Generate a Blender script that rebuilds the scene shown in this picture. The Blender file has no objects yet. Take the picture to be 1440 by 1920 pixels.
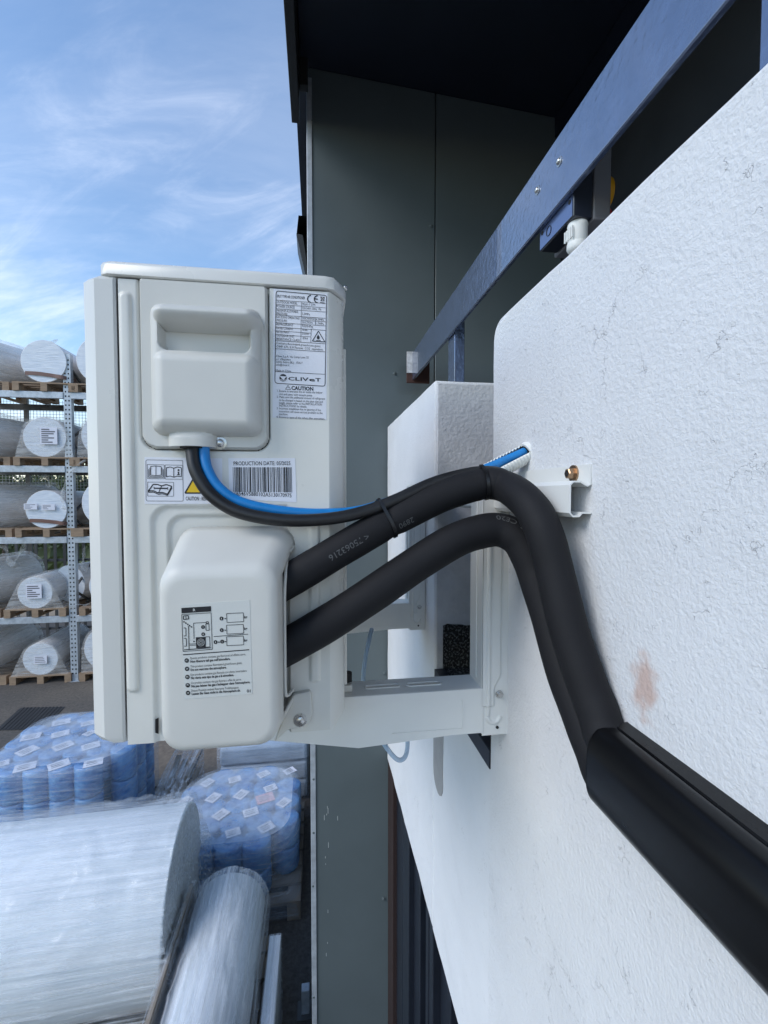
import bpy, bmesh, math, random
from mathutils import Vector, Matrix, noise
random.seed(7)
R = math.radians
sc = bpy.context.scene
COL = sc.collection

# ---------------------------------------------------------------- camera
H = 3.2                                   # eye height above the yard
YAW, PITCH, FPX = R(8.4), R(2.155), 850.0
cam_d = bpy.data.cameras.new('camera'); cam = bpy.data.objects.new('camera', cam_d); COL.objects.link(cam)
cam.location = (0, 0, H); cam.rotation_euler = (R(90) - PITCH, 0, -YAW)
cam_d.sensor_fit = 'VERTICAL'; cam_d.sensor_height = 36.0; cam_d.lens = FPX / 1920 * 36
cam_d.clip_start = 0.02; cam_d.clip_end = 2000
sc.camera = cam

# ---------------------------------------------------------------- sky, sun, exposure
SUN_EL, SUN_AZ = R(38), R(243)            # azimuth clockwise from +Y
w = bpy.data.worlds.new('World'); sc.world = w; w.use_nodes = True
nt = w.node_tree; nt.nodes.clear()
def N(t, typ, **k):
    n = t.nodes.new(typ)
    for a, b in k.items():
        if a.startswith('i_'): n.inputs[a[2:].replace('_', ' ')].default_value = b
        else: setattr(n, a, b)
    return n
out = N(nt, 'ShaderNodeOutputWorld'); bg = N(nt, 'ShaderNodeBackground')
sky = N(nt, 'ShaderNodeTexSky', sky_type='NISHITA', sun_disc=False, sun_elevation=SUN_EL, sun_rotation=SUN_AZ,
        air_density=1.25, dust_density=0.25, ozone_density=4.0)
bg.inputs['Strength'].default_value = 0.15
tc = N(nt, 'ShaderNodeTexCoord'); sep = N(nt, 'ShaderNodeSeparateXYZ'); nt.links.new(tc.outputs['Generated'], sep.inputs[0])
def MATH(t, op, a, b=None, clamp=False):
    n = N(t, 'ShaderNodeMath', operation=op, use_clamp=clamp)
    for i, s in enumerate((a, b)):
        if s is None: continue
        if isinstance(s, (int, float)): n.inputs[i].default_value = s
        else: t.links.new(s, n.inputs[i])
    return n.outputs[0]
zz = MATH(nt, 'ADD', MATH(nt, 'MAXIMUM', sep.outputs[2], 0.0), 0.16)
cx = MATH(nt, 'DIVIDE', sep.outputs[0], zz); cy = MATH(nt, 'DIVIDE', sep.outputs[1], zz)
cmb = N(nt, 'ShaderNodeCombineXYZ'); nt.links.new(cx, cmb.inputs[0]); nt.links.new(cy, cmb.inputs[1])
def cloud(rot, scale, sx, sy, lo, hi, dist, seed):
    m0_ = N(nt, 'ShaderNodeMapping'); m0_.inputs['Rotation'].default_value = (0, 0, R(rot)); nt.links.new(cmb.outputs[0], m0_.inputs[0])
    mp = N(nt, 'ShaderNodeMapping'); mp.inputs['Scale'].default_value = (sx, sy, 1)
    mp.inputs['Location'].default_value = (seed, seed * .7, 0)
    nt.links.new(m0_.outputs[0], mp.inputs[0])
    nz = N(nt, 'ShaderNodeTexNoise', i_Scale=scale, i_Detail=9.0, i_Roughness=0.62, i_Distortion=dist)
    nt.links.new(mp.outputs[0], nz.inputs['Vector'])
    mr = N(nt, 'ShaderNodeMapRange'); mr.interpolation_type = 'SMOOTHSTEP'
    mr.inputs[1].default_value = lo; mr.inputs[2].default_value = hi
    nt.links.new(nz.outputs[0], mr.inputs[0]); return mr.outputs[0]
c1 = cloud(-158, 1.15, 0.42, 1.5, 0.53, 0.84, 0.8, 147.4)
c2 = cloud(-150, 3.0, 0.5, 1.5, 0.50, 0.84, 1.0, 2.3)
c3 = cloud(-158, 0.55, 0.7, 1.3, 0.48, 0.76, 0.4, 101.5)
cm = MATH(nt, 'ADD', MATH(nt, 'MULTIPLY', c1, 0.62), MATH(nt, 'ADD', MATH(nt, 'MULTIPLY', MATH(nt, 'MULTIPLY', c2, MATH(nt, 'ADD', c3, 0.25)), 0.55), MATH(nt, 'MULTIPLY', c3, 0.24)), clamp=True)
lowz = MATH(nt, 'POWER', MATH(nt, 'SUBTRACT', 1.0, MATH(nt, 'MAXIMUM', sep.outputs[2], 0.0)), 4.0)      # longer path through the cloud sheet towards the horizon
cm = MATH(nt, 'MULTIPLY', cm, MATH(nt, 'ADD', 0.55, MATH(nt, 'MULTIPLY', lowz, 2.4)), clamp=True)
mix = N(nt, 'ShaderNodeMix', data_type='RGBA')
nt.links.new(cm, mix.inputs[0]); nt.links.new(sky.outputs[0], mix.inputs[6]); mix.inputs[7].default_value = (5.9, 6.2, 6.9, 1)
nt.links.new(mix.outputs[2], bg.inputs['Color']); nt.links.new(bg.outputs[0], out.inputs[0])
sd = bpy.data.lights.new('sun', 'SUN'); sun = bpy.data.objects.new('sun', sd); COL.objects.link(sun)
sd.energy = 1.25; sd.angle = R(28); sd.color = (1.0, 0.965, 0.915)
sv = Vector((math.sin(SUN_AZ) * math.cos(SUN_EL), math.cos(SUN_AZ) * math.cos(SUN_EL), math.sin(SUN_EL)))
sun.location = sv * 40 + Vector((0, 0, H)); sun.rotation_euler = (-sv).to_track_quat('-Z', 'Y').to_euler()
sc.view_settings.view_transform = 'Standard'; sc.view_settings.look = 'None'
sc.view_settings.gamma = 1.0; sc.view_settings.use_curve_mapping = False
sc.view_settings.exposure = 0.62
sc.render.engine = 'CYCLES'; sc.cycles.transparent_max_bounces = 7; sc.cycles.max_bounces = 5; sc.cycles.diffuse_bounces = 3; sc.cycles.glossy_bounces = 2

# ---------------------------------------------------------------- measuring helper: where a sight line meets a real plane
_F = Vector((math.sin(YAW) * math.cos(PITCH), math.cos(YAW) * math.cos(PITCH), -math.sin(PITCH)))
_R = Vector((math.cos(YAW), -math.sin(YAW), 0)); _U = _R.cross(_F)
def P(px, py, X=None, Y=None, Z=None):
    d = _F + _R * ((px - 720) / FPX) - _U * ((py - 960) / FPX)
    if X is not None: s = X / d.x
    elif Y is not None: s = Y / d.y
    else: s = (Z - H) / d.z
    return Vector((0, 0, H)) + d * s

# ---------------------------------------------------------------- materials
def lin(c): return tuple(((v / 12.92) if v <= .04045 else ((v + .055) / 1.055) ** 2.4) for v in c)
_mats = {}
def mat(name, col, rough=.5, metal=0., var=.0, vscale=8., bump=0., bscale=60., spec=.5, stretch=(1, 1, 1), coat=0., alpha=1., trans=0., dist=0.002):
    m = bpy.data.materials.new(name); m.use_nodes = True; t = m.node_tree
    b = t.nodes['Principled BSDF']
    b.inputs['Base Color'].default_value = (*col, 1); b.inputs['Roughness'].default_value = rough; b.inputs['Metallic'].default_value = metal
    b.inputs['Specular IOR Level'].default_value = spec; b.inputs['Coat Weight'].default_value = coat
    b.inputs['Alpha'].default_value = alpha; b.inputs['Transmission Weight'].default_value = trans
    g = N(t, 'ShaderNodeNewGeometry'); mp = N(t, 'ShaderNodeMapping'); mp.inputs['Scale'].default_value = stretch
    t.links.new(g.outputs['Position'], mp.inputs[0])
    m['_'] = 0
    if var:
        nz = N(t, 'ShaderNodeTexNoise', i_Scale=vscale, i_Detail=6.0, i_Roughness=.6); t.links.new(mp.outputs[0], nz.inputs['Vector'])
        mr = N(t, 'ShaderNodeMapRange'); mr.inputs[1].default_value = .25; mr.inputs[2].default_value = .75
        mr.inputs[3].default_value = 1 - var; mr.inputs[4].default_value = 1 + var; t.links.new(nz.outputs[0], mr.inputs[0])
        mx = N(t, 'ShaderNodeVectorMath', operation='SCALE'); mx.inputs[0].default_value = col
        t.links.new(mr.outputs[0], mx.inputs['Scale']); t.links.new(mx.outputs[0], b.inputs['Base Color'])
        rr = N(t, 'ShaderNodeMapRange'); rr.inputs[3].default_value = max(.02, rough - .12); rr.inputs[4].default_value = min(1, rough + .12)
        t.links.new(nz.outputs[0], rr.inputs[0]); t.links.new(rr.outputs[0], b.inputs['Roughness'])
    if bump:
        nb = N(t, 'ShaderNodeTexNoise', i_Scale=bscale, i_Detail=4.0); t.links.new(mp.outputs[0], nb.inputs['Vector'])
        bp = N(t, 'ShaderNodeBump', i_Strength=bump, i_Distance=dist); t.links.new(nb.outputs[0], bp.inputs['Height']); t.links.new(bp.outputs[0], b.inputs['Normal'])
    _mats[name] = m; return m
def nodes(name): return _mats[name].node_tree, _mats[name].node_tree.nodes['Principled BSDF']

mat('ivory', (.70, .69, .64), .30, var=.055, vscale=9, bump=.04, bscale=700, dist=.0004)
mat('ivory_plastic', (.62, .612, .57), .46, var=.03, vscale=14, bump=.05, bscale=900, dist=.0004)
mat('ivory_front', (.68, .675, .64), .30, var=.03, vscale=5)
mat('bracket', (.75, .755, .73), .33, var=.03, vscale=9)
mat('gap_shade', (.006, .006, .006), .9)  # near black, painted in as the shade inside gaps and openings
mat('sticker', (.74, .75, .80), .42, var=.01)
mat('sticker_clear', (.62, .63, .60), .40)
mat('ink', (.012, .012, .016), .5)
mat('ink_grey', (.10, .10, .12), .5)
mat('ink_yellow', (.80, .52, .01), .45)
mat('pipe_foam', (.0080, .0080, .0100), .72, spec=.32, var=.18, vscale=50, bump=.35, bscale=900, dist=.0006)
mat('pipe_print', (.085, .088, .09), .7)
mat('cable_black', (.011, .011, .012), .45, var=.15, vscale=40)
mat('cable_blue', (.010, .205, .545), .42, var=.12, vscale=40)
mat('tie_black', (.008, .008, .009), .35)
mat('trunk_black', (.0045, .0047, .0055), .30, spec=.25, var=.25, vscale=11, bump=.03, bscale=300, stretch=(1, .25, 1))
mat('conduit_white', (.76, .77, .74), .5)
mat('hose_clear', (.45, .62, .80), .15, alpha=.62)
mat('screw', (.55, .55, .54), .28, metal=.9, var=.1, vscale=200)
mat('bolt_bronze', (.36, .24, .15), .3, metal=.85, var=.1, vscale=200)
mat('rubber', (.012, .012, .012), .7)
mat('teal', (.112, .138, .145), .33, var=.10, vscale=2.2, bump=.02, bscale=120)
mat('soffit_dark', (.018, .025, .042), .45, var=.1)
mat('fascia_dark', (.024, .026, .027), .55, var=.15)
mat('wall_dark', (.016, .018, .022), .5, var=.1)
mat('rail_blue', (.12, .16, .26), .16, metal=.45, var=.15, vscale=25, bump=.5, bscale=60, dist=.003, spec=1., coat=1.)
mat('rail_end', (.60, .60, .60), .6, var=.3, vscale=60)
mat('rail_rust', (.06, .025, .018), .7, var=.3, vscale=60)
mat('box_sky_lit', (.13, .185, .34), .22, metal=.45, spec=1.)  # blue of the reflected sky painted in as a base colour
mat('box_navy', (.014, .018, .030), .30, metal=.0, spec=1.)
mat('box_grey', (.18, .18, .19), .5)
mat('knob_yellow', (.72, .34, .01), .4)
mat('knob_red', (.5, .02, .02), .4)
mat('frame_navy', (.011, .015, .024), .4, var=.15)
mat('frame_seal', (.022, .010, .009), .8)
mat('glass_dark', (.008, .010, .012), .12)
mat('grey_render', (.62, .62, .63), .9, var=.12, vscale=14, bump=.6, bscale=90, dist=.004)  # grey, somewhat darker than the stucco
mat('bare_mortar', (.34, .335, .33), .9, var=.12, vscale=14, bump=.6, bscale=90, dist=.004)
mat('wood', (.31, .215, .14), .75, var=.25, vscale=6, bump=.3, bscale=40, stretch=(1, 1, 4))
mat('wood_grey', (.26, .21, .16), .8, var=.25, vscale=6, bump=.3, bscale=40)
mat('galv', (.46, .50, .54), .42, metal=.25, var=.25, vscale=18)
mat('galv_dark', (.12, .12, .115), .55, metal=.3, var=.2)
mat('hole', (.015, .015, .016), .9)
mat('roll_end', (.66, .68, .70), .55, var=.05, vscale=5)
mat('paper', (.74, .74, .80), .5)
mat('pink_paper', (.75, .35, .36), .5)
mat('strap_brown', (.17, .085, .065), .4)
mat('cream_wrap', (.62, .54, .46), .5, var=.1, vscale=4, bump=.5, bscale=9, dist=.02)
mat('fence_dark', (.07, .072, .075), .6)
mat('mesh_white', (.42, .43, .44), .6)
mat('plate_dark', (.035, .035, .037), .6, var=.2)
mat('leaf', (.050, .075, .022), .6, var=.45, vscale=1.3)
mat('bark', (.06, .045, .03), .9)

# stucco: fine relief, hairline cracks, one rusty stain
def stucco(name, col, relief, stain=None, grime=.04):
    m = mat(name, col, .82); t, b = nodes(name)
    g = N(t, 'ShaderNodeNewGeometry'); pos = g.outputs['Position']
    n1 = N(t, 'ShaderNodeTexNoise', i_Scale=165.0, i_Detail=5.0, i_Roughness=.66); t.links.new(pos, n1.inputs['Vector'])
    n2 = N(t, 'ShaderNodeTexNoise', i_Scale=34.0, i_Detail=3.0); t.links.new(pos, n2.inputs['Vector'])
    wob = N(t, 'ShaderNodeTexNoise', i_Scale=55.0, i_Detail=4.0); t.links.new(pos, wob.inputs['Vector'])
    wv = N(t, 'ShaderNodeVectorMath', operation='SCALE', ); t.links.new(wob.outputs['Color'], wv.inputs[0]); wv.inputs['Scale'].default_value = .05
    ad = N(t, 'ShaderNodeVectorMath', operation='ADD'); t.links.new(pos, ad.inputs[0]); t.links.new(wv.outputs[0], ad.inputs[1])
    crs = []
    for vs, msc, lo, hi, wdt in ((26.0, 34.0, .61, .67, .016), (9.0, 7.0, .58, .66, .006)):
        vo = N(t, 'ShaderNodeTexVoronoi', feature='DISTANCE_TO_EDGE', i_Scale=vs); t.links.new(ad.outputs[0], vo.inputs['Vector'])
        th = N(t, 'ShaderNodeMapRange'); th.inputs[1].default_value = 0; th.inputs[2].default_value = wdt; th.inputs[3].default_value = 1; th.inputs[4].default_value = 0
        t.links.new(vo.outputs['Distance'], th.inputs[0])
        mk = N(t, 'ShaderNodeTexNoise', i_Scale=msc, i_Detail=2.0); t.links.new(pos, mk.inputs['Vector'])
        mm = N(t, 'ShaderNodeMapRange'); mm.inputs[1].default_value = lo; mm.inputs[2].default_value = hi; t.links.new(mk.outputs[0], mm.inputs[0])
        crs.append(MATH(t, 'MULTIPLY', th.outputs[0], mm.outputs[0]))
    cr = MATH(t, 'MAXIMUM', crs[0], crs[1], clamp=True)
    hgt = MATH(t, 'SUBTRACT', MATH(t, 'ADD', n1.outputs[0], MATH(t, 'MULTIPLY', n2.outputs[0], .45)), MATH(t, 'MULTIPLY', cr, .55))
    bp = N(t, 'ShaderNodeBump', i_Strength=relief, i_Distance=.004); t.links.new(hgt, bp.inputs['Height']); t.links.new(bp.outputs[0], b.inputs['Normal'])
    # colour: broad grime, crack tint, stain
    gr = N(t, 'ShaderNodeTexNoise', i_Scale=3.0, i_Detail=6.0, i_Roughness=.65); t.links.new(pos, gr.inputs['Vector'])
    gm = N(t, 'ShaderNodeMapRange'); gm.inputs[1].default_value = .3; gm.inputs[2].default_value = .7; gm.inputs[3].default_value = 1 - grime * 2; gm.inputs[4].default_value = 1 + grime * .5
    t.links.new(gr.outputs[0], gm.inputs[0])
    sc1 = N(t, 'ShaderNodeVectorMath', operation='SCALE'); sc1.inputs[0].default_value = col; t.links.new(gm.outputs[0], sc1.inputs['Scale'])
    mx = N(t, 'ShaderNodeMix', data_type='RGBA'); mx.inputs[7].default_value = (.16, .15, .15, 1)
    t.links.new(MATH(t, 'MULTIPLY', cr, .32), mx.inputs[0]); t.links.new(sc1.outputs[0], mx.inputs[6]); last = mx.outputs[2]
    if stain:
        sb = N(t, 'ShaderNodeVectorMath', operation='SUBTRACT'); t.links.new(pos, sb.inputs[0]); sb.inputs[1].default_value = stain
        sm = N(t, 'ShaderNodeVectorMath', operation='MULTIPLY'); t.links.new(sb.outputs[0], sm.inputs[0]); sm.inputs[1].default_value = (0, 42, 23)
        ln = N(t, 'ShaderNodeVectorMath', operation='LENGTH'); t.links.new(sm.outputs[0], ln.inputs[0])
        dd = MATH(t, 'ADD', ln.outputs['Value'], MATH(t, 'MULTIPLY', MATH(t, 'SUBTRACT', wob.outputs[0], .5), 1.6))
        ms = N(t, 'ShaderNodeMapRange'); ms.interpolation_type = 'SMOOTHSTEP'; ms.inputs[1].default_value = .2; ms.inputs[2].default_value = 1.1; ms.inputs[3].default_value = .85; ms.inputs[4].default_value = 0
        t.links.new(dd, ms.inputs[0])
        m2 = N(t, 'ShaderNodeMix', data_type='RGBA'); m2.inputs[7].default_value = (.56, .40, .34, 1)
        t.links.new(ms.outputs[0], m2.inputs[0]); t.links.new(last, m2.inputs[6]); last = m2.outputs[2]
    t.links.new(last, b.inputs['Base Color'])
_st = P(1215, 1285, X=.35)
stucco('stucco', (.74, .75, .765), .60, stain=tuple(_st))
stucco('stucco_smooth', (.74, .75, .765), .16)

# roofing membrane: black with pale mineral granules
m = mat('membrane', (.012, .013, .013), .8); t, b = nodes('membrane')
g = N(t, 'ShaderNodeNewGeometry'); vo = N(t, 'ShaderNodeTexVoronoi', i_Scale=260.0); t.links.new(g.outputs['Position'], vo.inputs['Vector'])
nz = N(t, 'ShaderNodeTexNoise', i_Scale=150.0); t.links.new(g.outputs['Position'], nz.inputs['Vector'])
mr = N(t, 'ShaderNodeMapRange'); mr.inputs[1].default_value = .52; mr.inputs[2].default_value = .62; t.links.new(nz.outputs[0], mr.inputs[0])
mx = N(t, 'ShaderNodeMix', data_type='RGBA'); mx.inputs[6].default_value = (.008, .009, .009, 1); mx.inputs[7].default_value = (.17, .18, .18, 1)
t.links.new(mr.outputs[0], mx.inputs[0]); t.links.new(mx.outputs[2], b.inputs['Base Color'])
bp = N(t, 'ShaderNodeBump', i_Strength=.8, i_Distance=.004); t.links.new(vo.outputs['Distance'], bp.inputs['Height']); t.links.new(bp.outputs[0], b.inputs['Normal'])

# asphalt yard with warm sandy areas, their tone standing in for sunlit ground
m = mat('asphalt', (.10, .095, .09), .9); t, b = nodes('asphalt')
g = N(t, 'ShaderNodeNewGeometry'); pos = g.outputs['Position']
n1 = N(t, 'ShaderNodeTexNoise', i_Scale=.45, i_Detail=6.0, i_Roughness=.6); t.links.new(pos, n1.inputs['Vector'])
n2 = N(t, 'ShaderNodeTexNoise', i_Scale=28.0, i_Detail=6.0, i_Roughness=.75); t.links.new(pos, n2.inputs['Vector'])
r1 = N(t, 'ShaderNodeValToRGB'); r1.color_ramp.elements[0].position = .35; r1.color_ramp.elements[0].color = (.070, .066, .062, 1)
r1.color_ramp.elements[1].position = .68; r1.color_ramp.elements[1].color = (.150, .125, .100, 1); t.links.new(n1.outputs[0], r1.inputs[0])
r2 = N(t, 'ShaderNodeMapRange'); r2.inputs[1].default_value = .3; r2.inputs[2].default_value = .75; r2.inputs[3].default_value = .55; r2.inputs[4].default_value = 1.6; t.links.new(n2.outputs[0], r2.inputs[0])
s1 = N(t, 'ShaderNodeVectorMath', operation='SCALE'); t.links.new(r1.outputs[0], s1.inputs[0]); t.links.new(r2.outputs[0], s1.inputs['Scale']); t.links.new(s1.outputs[0], b.inputs['Base Color'])
bp = N(t, 'ShaderNodeBump', i_Strength=.7, i_Distance=.01); t.links.new(n2.outputs[0], bp.inputs['Height']); t.links.new(bp.outputs[0], b.inputs['Normal'])
mat('earth', (.30, .235, .165), .95, var=.25, vscale=.6)
mat('concrete', (.185, .150, .118), .9, var=.35, vscale=16, bump=.5, bscale=30, dist=.01)  # warm brown also paints in the sunlight on this part of the yard

# stretch film and film wrapped surfaces: streaks along one axis
def film(name, col, stretch, lo, hi, rough=.22, solid=None, white=(.80, .83, .88), sc0=10., c0=.36, c1=.66):
    m = mat(name, col, rough, spec=.6); t, b = nodes(name)
    tcn = N(t, 'ShaderNodeTexCoord'); mp = N(t, 'ShaderNodeMapping'); mp.inputs['Scale'].default_value = stretch; t.links.new(tcn.outputs['Object'], mp.inputs[0])
    n1 = N(t, 'ShaderNodeTexNoise', i_Scale=sc0, i_Detail=7.0, i_Roughness=.65, i_Distortion=.25); t.links.new(mp.outputs[0], n1.inputs['Vector'])
    n3 = N(t, 'ShaderNodeTexNoise', i_Scale=sc0 * .6, i_Detail=6.0, i_Roughness=.6, i_Distortion=1.2); t.links.new(tcn.outputs['Object'], n3.inputs['Vector'])
    s = MATH(t, 'ADD', MATH(t, 'MULTIPLY', n1.outputs[0], .75), MATH(t, 'MULTIPLY', n3.outputs[0], .25))
    mr = N(t, 'ShaderNodeMapRange'); mr.inputs[1].default_value = c0; mr.inputs[2].default_value = c1; mr.inputs[3].default_value = lo; mr.inputs[4].default_value = hi; t.links.new(s, mr.inputs[0])
    bp = N(t, 'ShaderNodeBump', i_Strength=.9, i_Distance=.012); t.links.new(s, bp.inputs['Height']); t.links.new(bp.outputs[0], b.inputs['Normal'])
    if solid is None: t.links.new(mr.outputs[0], b.inputs['Alpha'])
    else:
        mx = N(t, 'ShaderNodeMix', data_type='RGBA'); mx.inputs[6].default_value = (*solid, 1); mx.inputs[7].default_value = (*white, 1)
        t.links.new(mr.outputs[0], mx.inputs[0]); t.links.new(mx.outputs[2], b.inputs['Base Color'])
film('film_x', (.74, .79, .88), (.6, 6, 9), .10, .55, sc0=6.)        # streaks along local X
film('film_y', (.80, .79, .77), (.8, .5, 6), .06, .50, sc0=3.)
film('film_load', (.74, .82, .92), (1.0, 1.0, 14), .04, .40, rough=.14, sc0=4.)
film('film_top', (.76, .84, .94), (2, 2, 2), .26, .56, rough=.12, sc0=3.)
film('roll_wrap', (.7, .7, .7), (.5, 7, 7), 0, 1, solid=(.56, .58, .60), white=(.76, .78, .80), rough=.3, sc0=6.)
film('roll_wrap_cream', (.7, .7, .7), (7, .5, 7), 0, 1, solid=(.60, .55, .51), white=(.84, .82, .80), rough=.35, sc0=3.)
film('roll_face', (.7, .7, .7), (1.0, 1.0, 9), 0, 1, solid=(.58, .63, .70), white=(.80, .83, .86), rough=.35, sc0=4.)
film('pack_blue', (.1, .3, .6), (1, 1, 1.5), 0, 1, solid=(.018, .125, .40), white=(.15, .38, .66), rough=.25, sc0=9.)

# ---------------------------------------------------------------- mesh helpers
class MB:
    def __init__(s): s.v = []; s.f = []
    def add(s, vs, fs):
        o = len(s.v); s.v += [Vector(a) for a in vs]; s.f += [tuple(o + i for i in f) for f in fs]; return s
    def box(s, x0, x1, y0, y1, z0, z1):
        return s.add([(x, y, z) for z in (z0, z1) for y in (y0, y1) for x in (x0, x1)],
                     [(0, 2, 3, 1), (4, 5, 7, 6), (0, 1, 5, 4), (2, 6, 7, 3), (0, 4, 6, 2), (1, 3, 7, 5)])
    def bar(s, a, b, wx, wz, up=Vector((0, 0, 1))):
        a = Vector(a); b = Vector(b); d = (b - a).normalized(); u = d.cross(up)
        if u.length < 1e-4: u = d.cross(Vector((0, 1, 0)))
        u.normalize(); v = u.cross(d); vs = []
        for q in (a, b):
            for i, j in ((-1, -1), (1, -1), (1, 1), (-1, 1)): vs.append(q + u * (i * wx / 2) + v * (j * wz / 2))
        return s.add(vs, [(3, 2, 1, 0), (4, 5, 6, 7), (0, 1, 5, 4), (1, 2, 6, 5), (2, 3, 7, 6), (3, 0, 4, 7)])
    def cyl(s, a, b, r, n=16, r1=None, cap=True):
        a = Vector(a); b = Vector(b); d = (b - a).normalized(); u = d.cross(Vector((0, 0, 1)))
        if u.length < 1e-4: u = Vector((1, 0, 0))
        u.normalize(); v = d.cross(u); r1 = r if r1 is None else r1
        vs = [a + (u * math.cos(2 * math.pi * i / n) + v * math.sin(2 * math.pi * i / n)) * r for i in range(n)]
        vs += [b + (u * math.cos(2 * math.pi * i / n) + v * math.sin(2 * math.pi * i / n)) * r1 for i in range(n)]
        fs = [(i, (i + 1) % n, n + (i + 1) % n, n + i) for i in range(n)]
        if cap: fs += [tuple(range(n - 1, -1, -1)), tuple(range(n, 2 * n))]
        return s.add(vs, fs)
    def lathe(s, a, axis, prof, n=24):            # prof: (distance along axis, radius)
        a = Vector(a); d = Vector(axis).normalized(); u = d.cross(Vector((0, 0, 1)))
        if u.length < 1e-4: u = Vector((1, 0, 0))
        u.normalize(); v = d.cross(u); vs = []; fs = []
        for t, r in prof:
            for i in range(n):
                q = 2 * math.pi * i / n; vs.append(a + d * t + (u * math.cos(q) + v * math.sin(q)) * r)
        for k in range(len(prof) - 1):
            for i in range(n): fs.append((k * n + i, k * n + (i + 1) % n, (k + 1) * n + (i + 1) % n, (k + 1) * n + i))
        fs += [tuple(range(n - 1, -1, -1)), tuple(range((len(prof) - 1) * n, len(prof) * n))]
        return s.add(vs, fs)
    def tube(s, path, r, n=20, cap=True):
        fr = frames(path); vs = []; fs = []; m = len(path)
        for k, (p, tg, u, v) in enumerate(fr):
            rr = r(k / (m - 1)) if callable(r) else r
            for i in range(n):
                q = 2 * math.pi * i / n; vs.append(p + (u * math.cos(q) + v * math.sin(q)) * rr)
        for k in range(m - 1):
            for i in range(n): fs.append((k * n + i, k * n + (i + 1) % n, (k + 1) * n + (i + 1) % n, (k + 1) * n + i))
        if cap: fs += [tuple(range(n - 1, -1, -1)), tuple(range((m - 1) * n, m * n))]
        return s.add(vs, fs)
    def prism(s, pts, fn):                          # pts: 2D polygon; fn(p, k) -> 3D, k = 0 or 1
        n = len(pts); vs = [fn(p, 0) for p in pts] + [fn(p, 1) for p in pts]
        return s.add(vs, [tuple(range(n - 1, -1, -1)), tuple(range(n, 2 * n))] + [(i, (i + 1) % n, n + (i + 1) % n, n + i) for i in range(n)])
    def loft(s, loops, cap0=True, cap1=True, closed=True):
        n = len(loops[0]); vs = [p for l in loops for p in l]; fs = []
        for k in range(len(loops) - 1):
            for i in range(n if closed else n - 1): fs.append((k * n + i, k * n + (i + 1) % n, (k + 1) * n + (i + 1) % n, (k + 1) * n + i))
        if cap0: fs.append(tuple(range(n - 1, -1, -1)))
        if cap1: fs.append(tuple(range((len(loops) - 1) * n, len(loops) * n)))
        return s.add(vs, fs)
    def quad(s, a, b, c, d): return s.add([a, b, c, d], [(0, 1, 2, 3)])
def frames(path):
    out = []; m = len(path); path = [Vector(p) for p in path]; u = None
    for k, p in enumerate(path):
        tg = (path[min(k + 1, m - 1)] - path[max(k - 1, 0)]).normalized()
        if u is None:
            u = tg.cross(Vector((0, 0, 1)))
            if u.length < 1e-3: u = tg.cross(Vector((0, 1, 0)))
        else: u = u - tg * u.dot(tg)
        u.normalize(); out.append((p, tg, u.copy(), tg.cross(u).normalized()))
    return out
def spline(pts, per=12):
    pts = [Vector(p) for p in pts]; q = [pts[0] * 2 - pts[1]] + pts + [pts[-1] * 2 - pts[-2]]; o = []
    for i in range(1, len(q) - 2):
        a, b, c, d = q[i - 1:i + 3]
        for k in range(per):
            t = k / per
            o.append(.5 * ((2 * b) + (c - a) * t + (2 * a - 5 * b + 4 * c - d) * t * t + (3 * b - a - 3 * c + d) * t ** 3))
    o.append(pts[-1]); return o
def rrect(x0, x1, z0, z1, r, n=6):
    o = []
    for cx_, cz_, a0 in ((x1 - r, z1 - r, 0), (x0 + r, z1 - r, 90), (x0 + r, z0 + r, 180), (x1 - r, z0 + r, 270)):
        for k in range(n + 1):
            a = R(a0 + 90 * k / n); o.append((cx_ + r * math.cos(a), cz_ + r * math.sin(a)))
    return o
def root_loc(o):
    while o.parent: o = o.parent
    return o.location.copy()
def obj(name, mb, m, parent=None, smooth=None, bevel=0., seg=2, local=False, mods=()):
    me = bpy.data.meshes.new(name); off = Vector((0, 0, 0))
    if parent is not None and not local: off = root_loc(parent)
    me.from_pydata([tuple(v - off) for v in mb.v], [], mb.f); me.update()
    bm = bmesh.new(); bm.from_mesh(me); bmesh.ops.recalc_face_normals(bm, faces=bm.faces); bm.to_mesh(me); bm.free()
    me.materials.append(_mats[m] if isinstance(m, str) else m)
    if smooth is not None:
        for p in me.polygons: p.use_smooth = True
        if smooth < 180: me.set_sharp_from_angle(angle=R(smooth))
    o = bpy.data.objects.new(name, me); COL.objects.link(o)
    if parent is not None: o.parent = parent
    if bevel:
        b = o.modifiers.new('bevel', 'BEVEL'); b.width = bevel; b.segments = seg; b.limit_method = 'ANGLE'; b.angle_limit = R(35)
        b.harden_normals = False
        for p in me.polygons: p.use_smooth = True
        me.set_sharp_from_angle(angle=R(35))
    return o
def tag(o, label, cat, group=None):
    o['label'] = label; o['category'] = cat
    if group: o['group'] = group
    return o
def struct(o): o['kind'] = 'structure'; return o
def stuff(o): o['kind'] = 'stuff'; return o
def thing(name, label, cat, loc=(0, 0, 0), rz=0., group=None):
    o = bpy.data.objects.new(name, None); COL.objects.link(o); o.location = loc; o.rotation_euler = (0, 0, rz); o.empty_display_size = .1
    return tag(o, label, cat, group)
def copy_tree(o, parent=None):
    c = o.copy(); COL.objects.link(c); c.parent = parent
    for ch in list(o.children): copy_tree(ch, c)
    return c

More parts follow.
